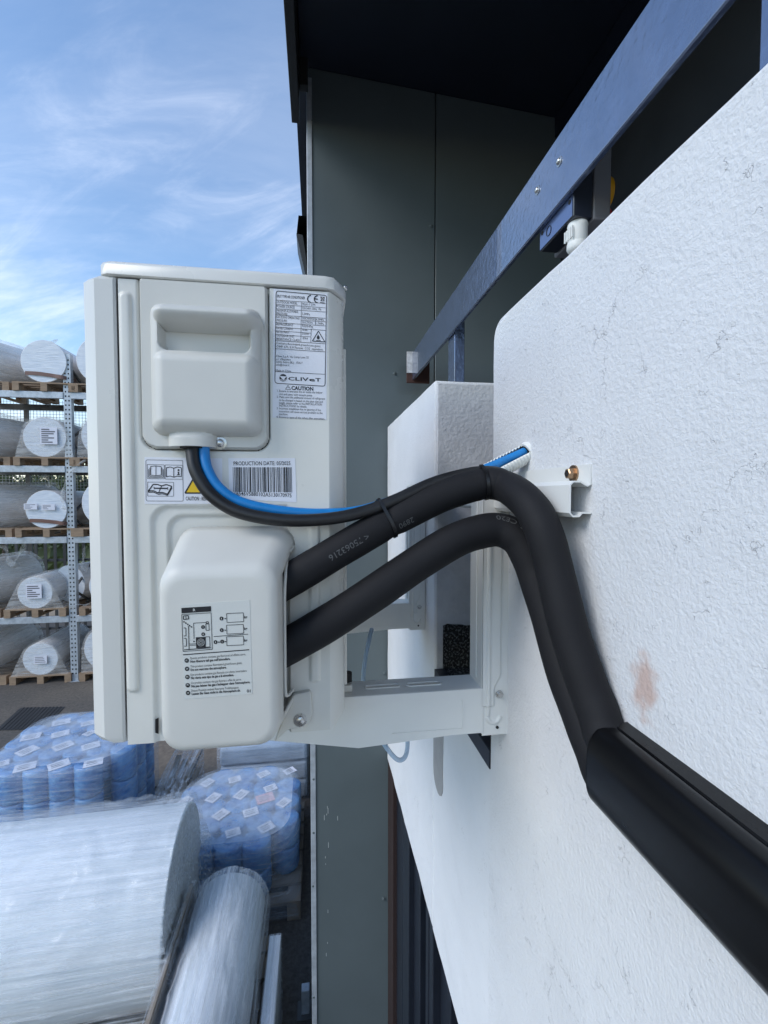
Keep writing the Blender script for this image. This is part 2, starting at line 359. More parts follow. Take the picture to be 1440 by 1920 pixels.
# lettering: glyph outlines as flat meshes, fitted between two points of a plane
_tcache = {}
def glyphs(s, bold=0.):
    if (s, bold) in _tcache: return _tcache[(s, bold)]
    cu = bpy.data.curves.new('t', 'FONT'); cu.body = s; cu.size = 1.0; cu.offset = bold; cu.resolution_u = 2
    o = bpy.data.objects.new('t', cu); COL.objects.link(o); bpy.context.view_layer.update()
    me = bpy.data.meshes.new_from_object(o.evaluated_get(bpy.context.evaluated_depsgraph_get()))
    vs = [(v.co.x, v.co.y) for v in me.vertices]; fs = [tuple(p.vertices) for p in me.polygons]
    bpy.data.objects.remove(o); bpy.data.curves.remove(cu); bpy.data.meshes.remove(me)
    if vs: x0 = min(v[0] for v in vs); x1 = max(v[0] for v in vs); vs = [(x - x0, y) for x, y in vs]; wd = x1 - x0
    else: wd = 1
    _tcache[(s, bold)] = (vs, fs, wd); return _tcache[(s, bold)]
class Ink:                                          # print on a vertical plane Y = const that faces the camera side
    def __init__(s, Y, lift=.0006): s.Y = Y - lift; s.mb = MB()
    def p(s, q): return P(q[0], q[1], Y=s.Y)
    def text(s, x0, y0, x1, y1, hpx, t, bold=0., mb=None):
        vs, fs, wd = glyphs(t, bold); a = s.p((x0, y0)); b = s.p((x1, y1)); u = (b - a); k = u.length / wd
        n = Vector((u.z, 0, -u.x)).normalized() * -1; hm = (s.p((x0, y0)) - s.p((x0, y0 - hpx))).length / .70
        (mb or s.mb).add([a + u * (x / wd) + n * (y * hm) for x, y in vs], fs)
    def line(s, a, b, wpx, mb=None):
        A = s.p(a); B = s.p(b); d = (B - A).normalized(); n = Vector((-d.z, 0, d.x)) * (wpx * .00037)
        (mb or s.mb).quad(A - n, B - n, B + n, A + n)
    def poly(s, pts, mb=None): (mb or s.mb).add([s.p(q) for q in pts], [tuple(range(len(pts)))])
    def path(s, pts, wpx, closed=False, mb=None):
        for i in range(len(pts) - (0 if closed else 1)): s.line(pts[i], pts[(i + 1) % len(pts)], wpx, mb)
    def disc(s, c, r, mb=None, n=14): s.poly([(c[0] + r * math.cos(2 * math.pi * i / n), c[1] + r * math.sin(2 * math.pi * i / n)) for i in range(n)], mb)
def sheet(pts, Y, thick=.0005):                     # thin sticker through four picture points on plane Y
    mb = MB(); q = [P(a, b, Y=Y - thick) for a, b in pts]; mb.add(q + [v + Vector((0, thick + .0002, 0)) for v in q], [(0, 1, 2, 3), (7, 6, 5, 4), (0, 4, 5, 1), (1, 5, 6, 2), (2, 6, 7, 3), (3, 7, 4, 0)])
    return mb
def sd(x, z, cx_, cz_, hx, hz, r):
    qx = abs(x - cx_) - hx + r; qz = abs(z - cz_) - hz + r
    return math.hypot(max(qx, 0), max(qz, 0)) + min(max(qx, qz), 0) - r
def rise(d, wd):                                    # 0 outside, 1 inside, rounded shoulder of width wd
    t = min(max(-d / wd, 0), 1); return math.sqrt(max(0, 1 - (1 - t) ** 2))
def sstep(d, wd): t = min(max(.5 - d / wd, 0), 1); return t * t * (3 - 2 * t)
def field(x0, x1, z0, z1, step, fn, Y):
    nx = max(2, int((x1 - x0) / step)); nz_ = max(2, int((z1 - z0) / step)); vs = []; fs = []
    for j in range(nz_ + 1):
        for i in range(nx + 1):
            x = x0 + (x1 - x0) * i / nx; z = z0 + (z1 - z0) * j / nz_; vs.append((x, Y - fn(x, z), z))
    for j in range(nz_):
        for i in range(nx): a = j * (nx + 1) + i; fs.append((a, a + 1, a + nx + 2, a + nx + 1))
    return MB().add(vs, fs)

# ================================================================ SETTING
g_ = MB().add([(-220, -120, 0), (220, -120, 0), (220, 320, 0), (-220, 320, 0)], [(0, 1, 2, 3)])
struct(obj('ground', g_, 'asphalt'))
struct(obj('bare_earth', MB().add([(-120, 12.5, .004), (120, 12.5, .004), (120, 300, .004), (-120, 300, .004)], [(0, 1, 2, 3)]), 'earth'))
cp = obj('pavement', MB().box(-2.6, -.2, 4.75, 8.2, -.05, .006), 'concrete'); struct(cp)
obj('joint', MB().box(-2.6, -.2, 5.25, 5.27, .0, .0075), 'hole', cp)
obj('joint', MB().box(-1.45, -1.43, 4.75, 8.2, .0, .0075), 'hole', cp)

# hatch plate sunk in the yard
pc = [P(a, b, Z=.008) for a, b in ((-8, 1369), (38, 1327), (121, 1325), (82, 1367))]
hp = thing('hatch_cover', 'dark grey ribbed steel hatch cover set flush in the asphalt yard', 'hatch cover', (pc[0] + pc[2]) / 2)
mb = MB(); q = pc; mb.add(q + [v - Vector((0, 0, .02)) for v in q], [(0, 1, 2, 3), (7, 6, 5, 4), (0, 4, 5, 1), (1, 5, 6, 2), (2, 6, 7, 3), (3, 7, 4, 0)]); obj('plate', mb, 'plate_dark', hp)
for k in range(1, 12):
    a = pc[0].lerp(pc[3], k / 12); b = pc[1].lerp(pc[2], k / 12); obj('rib', MB().bar(a, b, .02, .012), 'plate_dark', hp)

# ---------------------------------------------------------------- teal metal building with the dark overhanging roof
TY = 2.26
tb = thing('metal_clad_building', 'teal grey sheet metal building under a black overhanging roof', 'building', (0, TY, 0))
sof = lambda x: H + 2.03 - .066 * x
obj('core', MB().prism([(-.022, 0), (6, 0), (6, sof(6)), (-.022, sof(-.022))], lambda p, k: (p[0], TY + .01 if k == 0 else 6.6, p[1])), 'wall_dark', tb)
sx = P(816, 450, Y=TY).x
for a, b, z0 in ((-.03, sx - .0025, 0.), (sx + .0025, 1.27, 0.), (1.275, 3.0, 0.)):
    obj('panel', MB().prism([(a, z0), (b, z0), (b, sof(b) - .002), (a, sof(a) - .002)], lambda p, k: (p[0], TY + (0 if k == 0 else .012), p[1])), 'teal', tb, bevel=.0025)
obj('side_cladding', MB().box(-.034, -.023, TY + .02, 6.6, 0, H + 2.03), 'teal', tb)
obj('corner_trim', MB().box(-.040, -.014, TY - .006, TY - .0005, 0, H + 1.98), 'galv', tb, bevel=.002)
_mats['corner_teal'] = mat('corner_teal', (.16, .20, .215), .35, var=.1)
tb.children[-1].data.materials[0] = _mats['corner_teal']
for (px, py) in ((808, 424), (720, 1262), (719, 1685), (586, 228), (588, 1460), (588, 1560), (587, 1660), (588, 1868), (740, 700)):
    c = P(px, py, Y=TY); mb = MB().lathe(c, (0, -1, 0), [(-.001, .010), (.002, .010), (.0025, .0065), (.007, .0055), (.008, .003)], 12); obj('rivet', mb, 'teal', tb, smooth=40)
random.seed(4)
for k in range(11):
    px, py = random.choice(((612, 1), (612, 1), (633, 1))) [0] + random.gauss(0, 2.5), random.uniform(1400, 1860)
    c = P(px, py, Y=TY - .0012); l = random.uniform(.004, .03); obj('paint_chip', MB().box(c.x - .0008, c.x + .0008, TY - .0012, TY - .0004, c.z - l / 2, c.z + l / 2), 'conduit_white', tb)
# roof, soffit boards, fascia
for k in range(7):
    y0 = -2.2 + k * .64; y1 = y0 + .637
    y1 = min(y1, TY + .3)
    obj('soffit_board', MB().prism([(-.069, sof(-.069)), (3.6, sof(3.6)), (3.6, sof(3.6) + .03), (-.069, sof(-.069) + .03)], lambda p, q: (p[0], y0 if q == 0 else y1, p[1])), 'soffit_dark', tb, bevel=.004)
obj('roof', MB().prism([(-.10, H + 2.09), (6.2, H + 1.95), (6.2, H + 2.40), (-.10, H + 2.40)], lambda p, q: (p[0], -2.2 if q == 0 else 6.8, p[1])), 'soffit_dark', tb)  # unseen slab above the soffit, added to block light
fa = obj('fascia', MB().box(-.110, -.072, -2.2, TY + .02, H + 1.78, H + 2.42), 'fascia_dark', tb, bevel=.003)
obj('fascia_return', MB().box(-.0715, -.032, TY - .05, TY - .008, H + 1.905, H + 2.028), 'fascia_dark', tb, bevel=.003)
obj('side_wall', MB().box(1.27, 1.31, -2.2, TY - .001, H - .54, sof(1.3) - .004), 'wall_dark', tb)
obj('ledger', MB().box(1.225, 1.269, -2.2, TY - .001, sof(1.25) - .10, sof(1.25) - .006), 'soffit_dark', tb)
# folded sheet hood standing out from the far side of the corner
hd = [P(558, 440, Y=2.5), P(560, 405, Y=2.5)]
x0, zt, zb = P(558, 440, Y=2.42).x, P(562, 404, Y=2.42).z, P(562, 520, Y=2.42).z
obj('hood', MB().add([(x0 + .005, 2.42, zt), (-.036, 2.42, zt + .0), (-.036, 2.42, zb), (x0 + .04, 2.42, zb), (x0 - .006, 2.42, zt - .10),
                      (x0 + .005, 2.60, zt), (-.036, 2.60, zt), (-.036, 2.60, zb), (x0 + .04, 2.60, zb), (x0 - .006, 2.60, zt - .10)],
                     [(0, 4, 9, 5), (4, 3, 8, 9), (5, 6, 7, 8, 9), (0, 5, 6, 1)]), 'fascia_dark', tb)
obj('hood_lip', MB().prism([(x0 - .006, zt - .10), (x0 + .026, zt - .105), (x0 + .055, zb), (x0 + .04, zb)], lambda p, q: (p[0], 2.405 if q == 0 else 2.419, p[1])), 'fascia_dark', tb)
# foot stub beside the column
st = thing('steel_stub', 'short bluish steel stub on the ground at the foot of the teal column', 'stub', P(573, 1905, Z=0))
c = P(573, 1905, Z=0); obj('post', MB().box(c.x - .025, c.x + .025, c.y, c.y + .05, 0, .16), 'galv', st, bevel=.004); obj('base', MB().box(c.x - .05, c.x + .05, c.y - .03, c.y + .08, 0, .012), 'galv_dark', st)

# ---------------------------------------------------------------- white rendered parapet wall
WX = .35
pw = thing('parapet_wall', 'white stucco parapet wall with a notch, carrying the unit bracket', 'wall', (WX, .8, H - 1.36))
YN, YF0, YF1 = .866, 1.327, 2.248
def slab(x0, x1, y0, y1, z0, z1, n=26, amp=.0016, rc=0.):   # rendered block with slightly uneven arrises
    mb = MB(); bm = bmesh.new(); bmesh.ops.create_cube(bm, size=1)
    for v in bm.verts: v.co = Vector(((x0 + x1) / 2 + v.co.x * (x1 - x0), (y0 + y1) / 2 + v.co.y * (y1 - y0), (z0 + z1) / 2 + v.co.z * (z1 - z0)))
    for ax, step in ((0, .08), (1, .05), (2, .05)):
        lo, hi = ((x0, x1), (y0, y1), (z0, z1))[ax]; k = lo + step
        while k < hi - step * .4:
            no = Vector((0, 0, 0)); no[ax] = 1; co = Vector((0, 0, 0)); co[ax] = k
            bmesh.ops.bisect_plane(bm, geom=bm.verts[:] + bm.edges[:] + bm.faces[:], plane_co=co, plane_no=no); k += step
    if rc:                                            # rounded upper far corner
        for k in range(1, 7):
            for co, no in (((0, y1 - rc * k / 6, 0), (0, 1, 0)), ((0, 0, z1 - rc * k / 6), (0, 0, 1))):
                bmesh.ops.bisect_plane(bm, geom=bm.verts[:] + bm.edges[:] + bm.faces[:], plane_co=co, plane_no=no)
        for v in bm.verts:
            a_, b_ = (v.co.y - y1 + rc) / rc, (v.co.z - z1 + rc) / rc
            if a_ > 0 and b_ > 0:
                m_ = max(a_, b_); l_ = math.hypot(a_, b_); v.co.y = y1 - rc + rc * a_ * m_ / l_; v.co.z = z1 - rc + rc * b_ * m_ / l_
    for v in bm.verts:
        d = noise.noise_vector(v.co * 9.0) * amp + noise.noise_vector(v.co * 31.0) * amp * .7; v.co += d
    bm.verts.index_update(); mb.add([v.co.copy() for v in bm.verts], [tuple(l.vert.index for l in f.loops) for f in bm.faces]); bm.free(); return mb
obj('near_pier', slab(WX - .004, WX + .25, -1.6, YN, H - 1.35, H + .336, rc=.034), 'stucco', pw, bevel=.006, seg=2)
obj('far_pier', slab(WX, WX + .249, YF0, YF1, H - 1.352, H + .341), 'stucco', pw, bevel=.006, seg=2)
obj('sill_band', slab(WX + .0005, WX + .248, YN + .002, YF0 - .001, H - 1.351, H - .563), 'stucco_smooth', pw)
obj('return_render', MB().box(WX + .006, WX + .24, YF0 - .0075, YF0 - .003, H - .56, H + .332), 'grey_render', pw, bevel=.002)
zpb = P(823, 1490, X=WX).z; yb0, yb1 = P(831, 1400, X=WX).y, YF0 - .002
mb = MB(); pts = [(yb0, H - .563)] + [(yb0 + (yb1 - yb0) * (1 - math.cos(a)) * .5, zpb + .05 - .05 * math.sin(a)) for a in [math.pi * k / 8 for k in range(9)]] + [(yb1, H - .563)]
obj('bare_patch', mb.prism(pts, lambda p, k: (WX - .0015 if k == 0 else WX + .002, p[0], p[1])), 'bare_mortar', pw)
obj('roof_membrane', MB().box(WX + .03, 1.268, -1.6, TY - .002, H - .562, H - .526), 'membrane', pw)
mb = MB(); nseg = 14
top = [H - .395 + .004 * math.sin(k * .9) + random.uniform(-.0025, .0025) for k in range(nseg + 1)]
for k in range(nseg):
    x0 = WX + .024 + k * .015; x1 = x0 + .015
    mb.add([(x0, YF0 - .0135, H - .526), (x1, YF0 - .0135, H - .526), (x1, YF0 - .0135, top[k + 1]), (x0, YF0 - .0135, top[k]), (x0, YF0 - .0076, top[k]), (x1, YF0 - .0076, top[k + 1])], [(0, 1, 2, 3), (3, 2, 5, 4)])
obj('membrane_upstand', mb, 'membrane', pw)
obj('edge_trim', MB().box(WX - .003, WX + .028, YN + .003, YF0 - .015, H - .564, H - .524), 'frame_navy', pw, bevel=.002)

# glazed door frame under the white wall
fr = thing('door_frame', 'dark navy metal door frame with upright profiles under the white wall', 'door', (.43, 1.6, 0))
def upr(pxa, pxb, xf, xb, m, name='profile'):
    ya = xf / math.tan(math.atan((pxa - 720) / FPX) + YAW); yb = xf / math.tan(math.atan((pxb - 720) / FPX) + YAW)
    return obj(name, MB().box(xf, xb, yb, min(ya, 2.245), 0.02, H - 1.353), m, fr, bevel=.003)
upr(727, 737, .352, .60, 'frame_seal', 'seal')
upr(737.5, 756, .372, .60, 'frame_navy'); upr(756.5, 768, .362, .60, 'frame_navy'); upr(770, 790, .385, .60, 'frame_navy')
upr(801, 806, .385, .60, 'frame_navy'); upr(808, 815, .372, .60, 'frame_navy'); upr(816, 850, .40, .60, 'frame_navy', 'door_leaf')
obj('glass', MB().box(.47, .48, -1.6, 2.2, .02, H - 1.354), 'glass_dark', fr)
obj('threshold', MB().box(.36, .60, -1.6, 2.245, 0.0, .018), 'frame_navy', fr)

# ---------------------------------------------------------------- railing on the parapet
RX = .45
rl = thing('steel_railing', 'glossy blue black painted flat steel handrail above the parapet', 'railing', (RX, 1, H + .34))
obj('top_bar', MB().box(RX, RX + .012, -1.2, 2.13, H + .545, H + .672), 'rail_blue', rl, bevel=.0025)
obj('top_flange', MB().box(RX + .0125, RX + .075, -1.2, 2.128, H + .655, H + .667), 'rail_blue', rl)
obj('end_plate', MB().box(RX - .026, RX + .085, 2.131, 2.142, H + .532, H + .676), 'rail_rust', rl, bevel=.002)
obj('end_tape', MB().box(RX - .027, RX + .004, 2.1275, 2.1308, H + .578, H + .677), 'rail_end', rl)
for y0, y1 in ((1.50, 1.575), (.392, .432), (-.6, -.56)):
    obj('post', MB().box(RX + .0125, RX + .048, y0, y1, H + .335, H + .654), 'rail_blue', rl, bevel=.002)
for px, py in ((1049, 303), (1008, 357)):
    c = P(px, py, X=RX); mb = MB().lathe(c, (-1, 0, 0), [(-.001, .0085), (.0012, .0085), (.0015, .0058), (.0035, .0052), (.0055, .0032), (.0060, .001)], 16); obj('bolt', mb, 'screw', rl, smooth=50)

# isolator switch hung under the rail
iso = thing('isolator_switch', 'dark isolator box with grey lid and yellow red knob under the railing', 'switch', (.48, .82, H + .50))
yA = P(1075, 400, X=.463).y; yB = P(1013, 450, X=.463).y; zb = P(1075, 405, X=.463).z
obj('back_box', MB().box(.463, .5005, yA, yB, zb, zb + .12), 'box_navy', iso, bevel=.002)
obj('sky_lit_side', MB().box(.4615, .4628, yA + .002, yB - .002, zb + .002, zb + .118), 'box_sky_lit', iso)  # added thin plate that paints the sky's reflection on this side of the box
obj('lid', MB().box(.502, .536, yA - .002, yB + .015, zb - .002, zb + .135), 'box_grey', iso, bevel=.003)
obj('knob_plate', MB().lathe((.537, yA + .04, zb + .065), (1, 0, 0), [(0, .034), (.012, .034), (.016, .028)], 24), 'knob_yellow', iso, smooth=40)
obj('knob', MB().lathe((.5375, yA + .03, zb + .018), (1, 0, 0), [(0, .02), (.010, .019), (.012, .012)], 16), 'knob_red', iso, smooth=40)
for px, py in ((1068, 379), (1017, 437)):
    c = P(px, py, X=.4612); obj('knockout', MB().lathe(c, (-1, 0, 0), [(-.001, .004), (.0006, .004), (.0007, .0025)], 12), 'hole', iso)
c = P(1029, 433, X=.4612); mb = MB()
for k in range(20):
    a, b = 2 * math.pi * k / 20, 2 * math.pi * (k + 1) / 20
    mb.bar(c + Vector((-.0004, .009 * math.cos(a), .009 * math.sin(a))), c + Vector((-.0004, .009 * math.cos(b), .009 * math.sin(b))), .0009, .0009)
obj('knockout_ring', mb, 'hole', iso)
gl = P(1080, 432, Y=yA + .022); gl.x = .484; gl.y = yA + .020
prof = [(0, .017), (.004, .0185), (.008, .0178), (.034, .0178), (.036, .0166), (.0365, .0186), (.046, .0190), (.050, .0165), (.052, .0135)]
gd = obj('cable_gland', MB().lathe((gl.x, gl.y, zb - .0005), (0, 0, -1), prof, 28), 'conduit_white', iso, smooth=35)
for k in range(5): obj('grip', MB().box(gl.x - .0195, gl.x - .0165, gl.y - .014 + k * .006, gl.y - .011 + k * .006, zb - .032, zb - .012), 'conduit_white', gd)
def corrug(path, r, dr, pitch):
    mb = MB(); L = sum((path[i + 1] - path[i]).length for i in range(len(path) - 1)); n = int(L / pitch * 6)
    pts = []; acc = 0
    seg = [(path[i + 1] - path[i]).length for i in range(len(path) - 1)]
    for k in range(n + 1):
        t = L * k / n; i = 0
        while i < len(seg) - 1 and t > seg[i]: t -= seg[i]; i += 1
        pts.append(path[i].lerp(path[i + 1], min(1, t / seg[i])))
    return mb.tube(pts, lambda t: r + dr * math.sin(t * n / 6 * 2 * math.pi), 20)
obj('corrugated_conduit', corrug([Vector((gl.x, gl.y, zb - .05)), Vector((gl.x + .004, gl.y + .004, zb - .12)), Vector((gl.x + .02, gl.y + .02, H + .338))], .0118, .0011, .0052), 'conduit_white', iso, smooth=60)

# ================================================================ AIR CONDITIONER
YA = .668; AW = .80
Xl = P(170, 950, Y=YA + .022).x; Xg = P(228, 950, Y=YA).x; Xc = P(616, 700, Y=YA).x; Xr = P(644, 700, Y=YA + .03).x
Zb = P(420, 1383, Y=YA).z; Zlid = P(400, 530, Y=YA).z; Ztop = P(400, 501, Y=YA).z
ac = thing('air_conditioner', 'ivory outdoor air conditioner unit on a wall bracket, side panel facing out', 'air conditioner', (-.13, 1.05, Zb))
obj('body', MB().box(Xl + .02, Xr - .012, YA + .03, YA + AW - .01, Zb + .004, Zlid), 'gap_shade', ac)  # unseen dark filler, added to block light behind the panels
# front panel wrapping round the near corner
cxx = P(183, 950, Y=YA).x
mb = MB(); pl = [(Xg - .0014, YA + .012), (Xg - .0014, YA + .0005), (Xg - .0045, YA - .0022), (cxx + .003, YA - .0022), (cxx - .004, YA + .0025), (Xl + .0015, YA + .014), (Xl, YA + .022), (Xl, YA + AW - .02), (Xl + .02, YA + AW), (Xg, YA + AW), (Xg, YA + AW - .012), (Xl + .03, YA + AW - .014), (Xl + .014, YA + .04), (Xl + .03, YA + .014)]
Zfb = P(215, 1394, Y=YA).z; Zft = P(200, 519, Y=YA).z
ch = .010
mb.loft([[(x + (0 if i not in (3, 4, 5, 6, 7, 8) else .010), y + (.004 if y < YA + .01 else 0), Zfb) for i, (x, y) in enumerate(pl)], [(x, y, Zfb + ch) for x, y in pl], [(x, y, Zft - .004) for x, y in pl], [(x + (.006 if i in (3, 4, 5, 6, 7, 8) else 0), y + (.003 if y < YA + .01 else 0), Zft + .001) for i, (x, y) in enumerate(pl)]])
obj('front_panel', mb, 'ivory_front', ac, smooth=28)
# fan guard on the front
fc = Vector((Xl - .004, YA + .47, (Zb + Zlid) / 2)); mb = MB()
for r in [.03 + .027 * k for k in range(9)]:
    n = 40
    for k in range(n):
        a, b = 2 * math.pi * k / n, 2 * math.pi * (k + 1) / n
        mb.bar(fc + Vector((0, r * math.cos(a), r * math.sin(a))), fc + Vector((0, r * math.cos(b), r * math.sin(b))), .004, .004)
for k in range(8):
    a = math.pi * k / 4; mb.bar(fc, fc + Vector((0, .25 * math.cos(a), .25 * math.sin(a))), .006, .006)
obj('fan_guard', mb, 'ivory_front', ac)
# pressed side panel
def px2(x, y, Y=YA): v = P(x, y, Y=Y); return v.x, v.z
rbx = px2(242, 900)[0]; rz0, rz1 = px2(242, 1298)[1], px2(242, 548)[1]
fl = px2(262, 540)[0]
ox0 = px2(287, 1100)[0]; oz1 = px2(400, 950)[1]; ix0 = px2(316, 1100)[0]; iz1 = px2(400, 967)[1]
vb1 = px2(580, 1100)[0]; vb2 = px2(600, 1100)[0]; vbz0, vbz1 = px2(590, 1278)[1], px2(590, 965)[1]
cvx0, cvz1 = px2(262, 523); cvx1, cvz0 = px2(503, 843)
def panel_h(x, z):
    h = 0.
    h += .0042 * rise(sd(x, z, rbx, (rz0 + rz1) / 2, .0082, (rz1 - rz0) / 2, .008), .006)          # long bead
    # step down where the valve frame is pressed in
    h -= .0042 * sstep(sd(x, z, ox0 + .25, oz1 - .25, .25, .25, .022), .006) * sstep(x - vb1 + .03, .004)
    h -= .0042 * sstep(sd(x, z, ix0 + .25, iz1 - .25, .25, .25, .020), .006) * sstep(x - vb1 + .03, .004)
    h += .0040 * rise(sd(x, z, (vb1 + vb2) / 2, (vbz0 + vbz1) / 2, (vb2 - vb1) / 2, (vbz1 - vbz0) / 2, .004), .005)
    h -= .0062 * sstep(sd(x, z, (cvx0 + cvx1) / 2, (cvz0 + cvz1) / 2, (cvx1 - cvx0) / 2 + .0028, (cvz1 - cvz0) / 2 + .0028, .022 if z < (cvz0 + cvz1) / 2 else .006), .002)
    if z < Zb + .012: h -= .0
    return h
mb = field(Xg + .0014, Xc, Zb, Zlid - .0026, .0019, panel_h, YA)
# plan chamfer at the rear corner and the narrow rear return
n0 = len(mb.v)
mb.loft([[(Xc, YA, Zb + .0), (Xc, YA, Zlid - .0026)], [(Xc + .004, YA + .0018, Zb), (Xc + .004, YA + .0018, Zlid - .0026)], [(Xr - .003, YA + .026, Zb + .012), (Xr - .003, YA + .026, Zlid - .0026)], [(Xr, YA + .032, Zb + .014), (Xr, YA + .032, Zlid - .0026)], [(Xr, YA + .10, Zb + .014), (Xr, YA + .10, Zlid - .0026)]], cap0=False, cap1=False, closed=False)
sp = obj('side_panel', mb, 'ivory', ac, smooth=50)
obj('rear_edge', MB().box(Xr + .0005, Xr + .0075, YA + .085, YA + .12, Zb + .03, Zlid - .055), 'ivory', ac, bevel=.002)
obj('coil_guard', MB().box(Xr - .012, Xr + .004, YA + .101, YA + AW - .03, Zb + .03, Zlid - .03), 'galv_dark', ac)
mb = MB()
for k in range(22): mb.box(Xr + .0045, Xr + .007, YA + .13 + k * .029, YA + .133 + k * .029, Zb + .03, Zlid - .05)
obj('coil_fins', mb, 'galv', ac)
obj('base_pan', MB().prism([(Xl + .03, YA + .03), (Xc - .01, YA + .012), (Xr - .008, YA + .035), (Xr - .008, YA + AW - .02), (Xl + .03, YA + AW - .02)], lambda p, k: (p[0], p[1], Zb + (.001 if k == 0 else .02))), 'ivory', ac)
# lid
mb = MB(); lx0 = P(184, 510, Y=YA).x; lx1 = Xr + .004
def lid(o, z, lz=0.):
    return [(lx0 + .012 - o, YA - .004 - o, z), (Xc - .006, YA - .004 - o, z), (Xc + .008, YA + .000 - o * .9, z), (lx1 - .004 + o * .7, YA + .024 - o * .6, z), (lx1 + o, YA + .036, z), (lx1 + o, YA + AW - .01, z), (lx0 - o, YA + AW - .01, z), (lx0 - o, YA + .010, z), (lx0 + .003 - o * .8, YA + .001 - o * .8, z)]
mb.loft([lid(-.002, Zlid), lid(0, Zlid + .0015), lid(0, Ztop - .007), lid(-.0025, Ztop - .0025), lid(-.007, Ztop)])
obj('top_cover', mb, 'ivory_front', ac, smooth=40)
for x in (Xc + .026,):
    c = Vector((x, YA + .012, Zlid + .010)); obj('screw', MB().lathe(c, (.75, -.65, 0), [(-.001, .0035), (.001, .0035), (.002, .0022)], 12), 'screw', ac, smooth=40)

# moulded terminal cover with hand grip
b0 = px2(271, 553, .622); b1 = px2(488, 611, .622); l0 = px2(275, 646, .634); l1 = px2(487, 814, .634); r0 = px2(301, 598, .650); r1 = px2(468, 662, .650)
m0 = px2(274, 560, .645); e0 = px2(309, 800, .645); e1 = px2(402, 852, .645)
def RR(a, b): return (a[0] + b[0]) / 2, (a[1] + b[1]) / 2, abs(b[0] - a[0]) / 2, abs(b[1] - a[1]) / 2
def cover_h(x, z):
    cr0 = .020 if z < (cvz0 + cvz1) / 2 else .004; dd_ = sd(x, z, *RR((cvx0, cvz1), (cvx1, cvz0)), cr0)
    h = -.003 + .0085 * rise(dd_, .004)
    if dd_ > .001: return -.009
    body = .0055 + .018 * rise(sd(x, z, *RR((m0[0], m0[1]), (l1[0], l1[1])), .016), .014)
    rec = sstep(sd(x, z, *RR(r0, r1), .010), .006)
    body = body * (1 - rec) + .004 * rec
    up = .0055 + .040 * rise(sd(x, z, *RR(b0, b1), .020), .017) if sd(x, z, *RR(b0, b1), .02) < 0 else 0
    lo = .0055 + .029 * rise(sd(x, z, *RR(l0, l1), .018), .020) if sd(x, z, *RR(l0, l1), .018) < 0 else 0
    cxm, czm, chx, chz = RR(e0, e1); d = abs(x - cxm) / chx
    ex = .0055 + .021 * math.sqrt(max(0, 1 - d ** 2.6)) * sstep(z - e0[1], .03) if d < 1 and z < e0[1] + .015 else 0
    return max(h, body if h > .004 else -1, up, lo, ex if h > -.002 else -1)
obj('cover_gap_shade', MB().prism(rrect(cvx0 - .0022, cvx1 + .0022, cvz0 - .0022, cvz1 + .0015, .012), lambda p, k: (p[0], YA + (.0052 if k == 0 else .0058), p[1])), 'gap_shade', ac)  # dark sheet laid in the groove as painted shade round the cover
ec = obj('terminal_cover', field(cvx0 - .003, cvx1 + .003, cvz0 - .003, cvz1 + .002, .0013, cover_h, YA), 'ivory_plastic', ac, smooth=60)
c = P(413, 831, Y=YA - .0055); obj('cable_slot', MB().lathe(Vector(((e0[0] + e1[0]) / 2 + .001, YA - .0135, cvz0 - .0012)), (0, 0, 1), [(0, .016), (.002, .016)], 20), 'gap_shade', ec)
def screw(c, r, parent):
    s_ = obj('screw', MB().lathe(c, (0, -1, 0), [(-.001, r * 1.55), (.0010, r * 1.55), (.0014, r), (.0034, r * .92), (.0046, r * .55), (.0049, r * .1)], 20), 'screw', parent, smooth=40)
    obj('cross_recess', MB().box(c.x - r * .5, c.x + r * .5, c.y - .0052, c.y - .0049, c.z - r * .12, c.z + r * .12).box(c.x - r * .12, c.x + r * .12, c.y - .00525, c.y - .00495, c.z - r * .5, c.z + r * .5), 'hole', None if parent.parent and parent.parent.parent else s_) if False else None
    return s_
s1_ = screw(c, .0058, ec)

# moulded valve cover
YV = .578
vxl = P(296, 1230, Y=YV).x; vxr = P(522, 1230, Y=YV).x; vbl = P(333, 1005, Y=YA).x; vbr = P(553, 1015, Y=YA).x
vzb = P(400, 1411, Y=YV).z; vzt1 = P(400, 1068, Y=YV).z; vzt0 = P(440, 987, Y=YA).z
loops = []; rad = .013; nC = 8
def vsec(t, ins):
    x0 = vbl + (vxl - vbl) * t + ins; x1 = vbr + (vxr - vbr) * min(1, t * 1.15) - ins; zt = vzt0 + (vzt1 - vzt0) * t - ins; z0 = vzb + ins + .004 * (1 - t)
    return [(x, YA + (YV - YA) * t, z) for x, z in rrect(x0, x1, z0, zt, max(.006, .027 - ins * .4), nC)]
ts = [0, .12, .25, .4, .55, .68, .78, .86]
for t_ in ts: loops.append(vsec(t_, 0))
for k in range(1, 7):
    a = math.pi / 2 * k / 6; loops.append(vsec(.86 + .14 * math.sin(a), rad * (1 - math.cos(a))))
mb = MB().loft(loops, cap0=False, cap1=True)
keep = []
for f in mb.f:
    c = sum((mb.v[i] for i in f), Vector()) / len(f)
    tt = (YA - c.y) / (YA - YV)
    if tt < .62 and c.x > vxr - .004 and c.z < vzt0 - .055 * max(tt, .1) - .022 and c.z > vzb + .045: continue
    keep.append(f)
mb.f = keep
vc = obj('valve_cover', mb, 'ivory_plastic', ac, smooth=60)
tl = .60; xl_ = vbr + (vxr - vbr) * tl * 1.15; yl_ = YA + (YV - YA) * tl
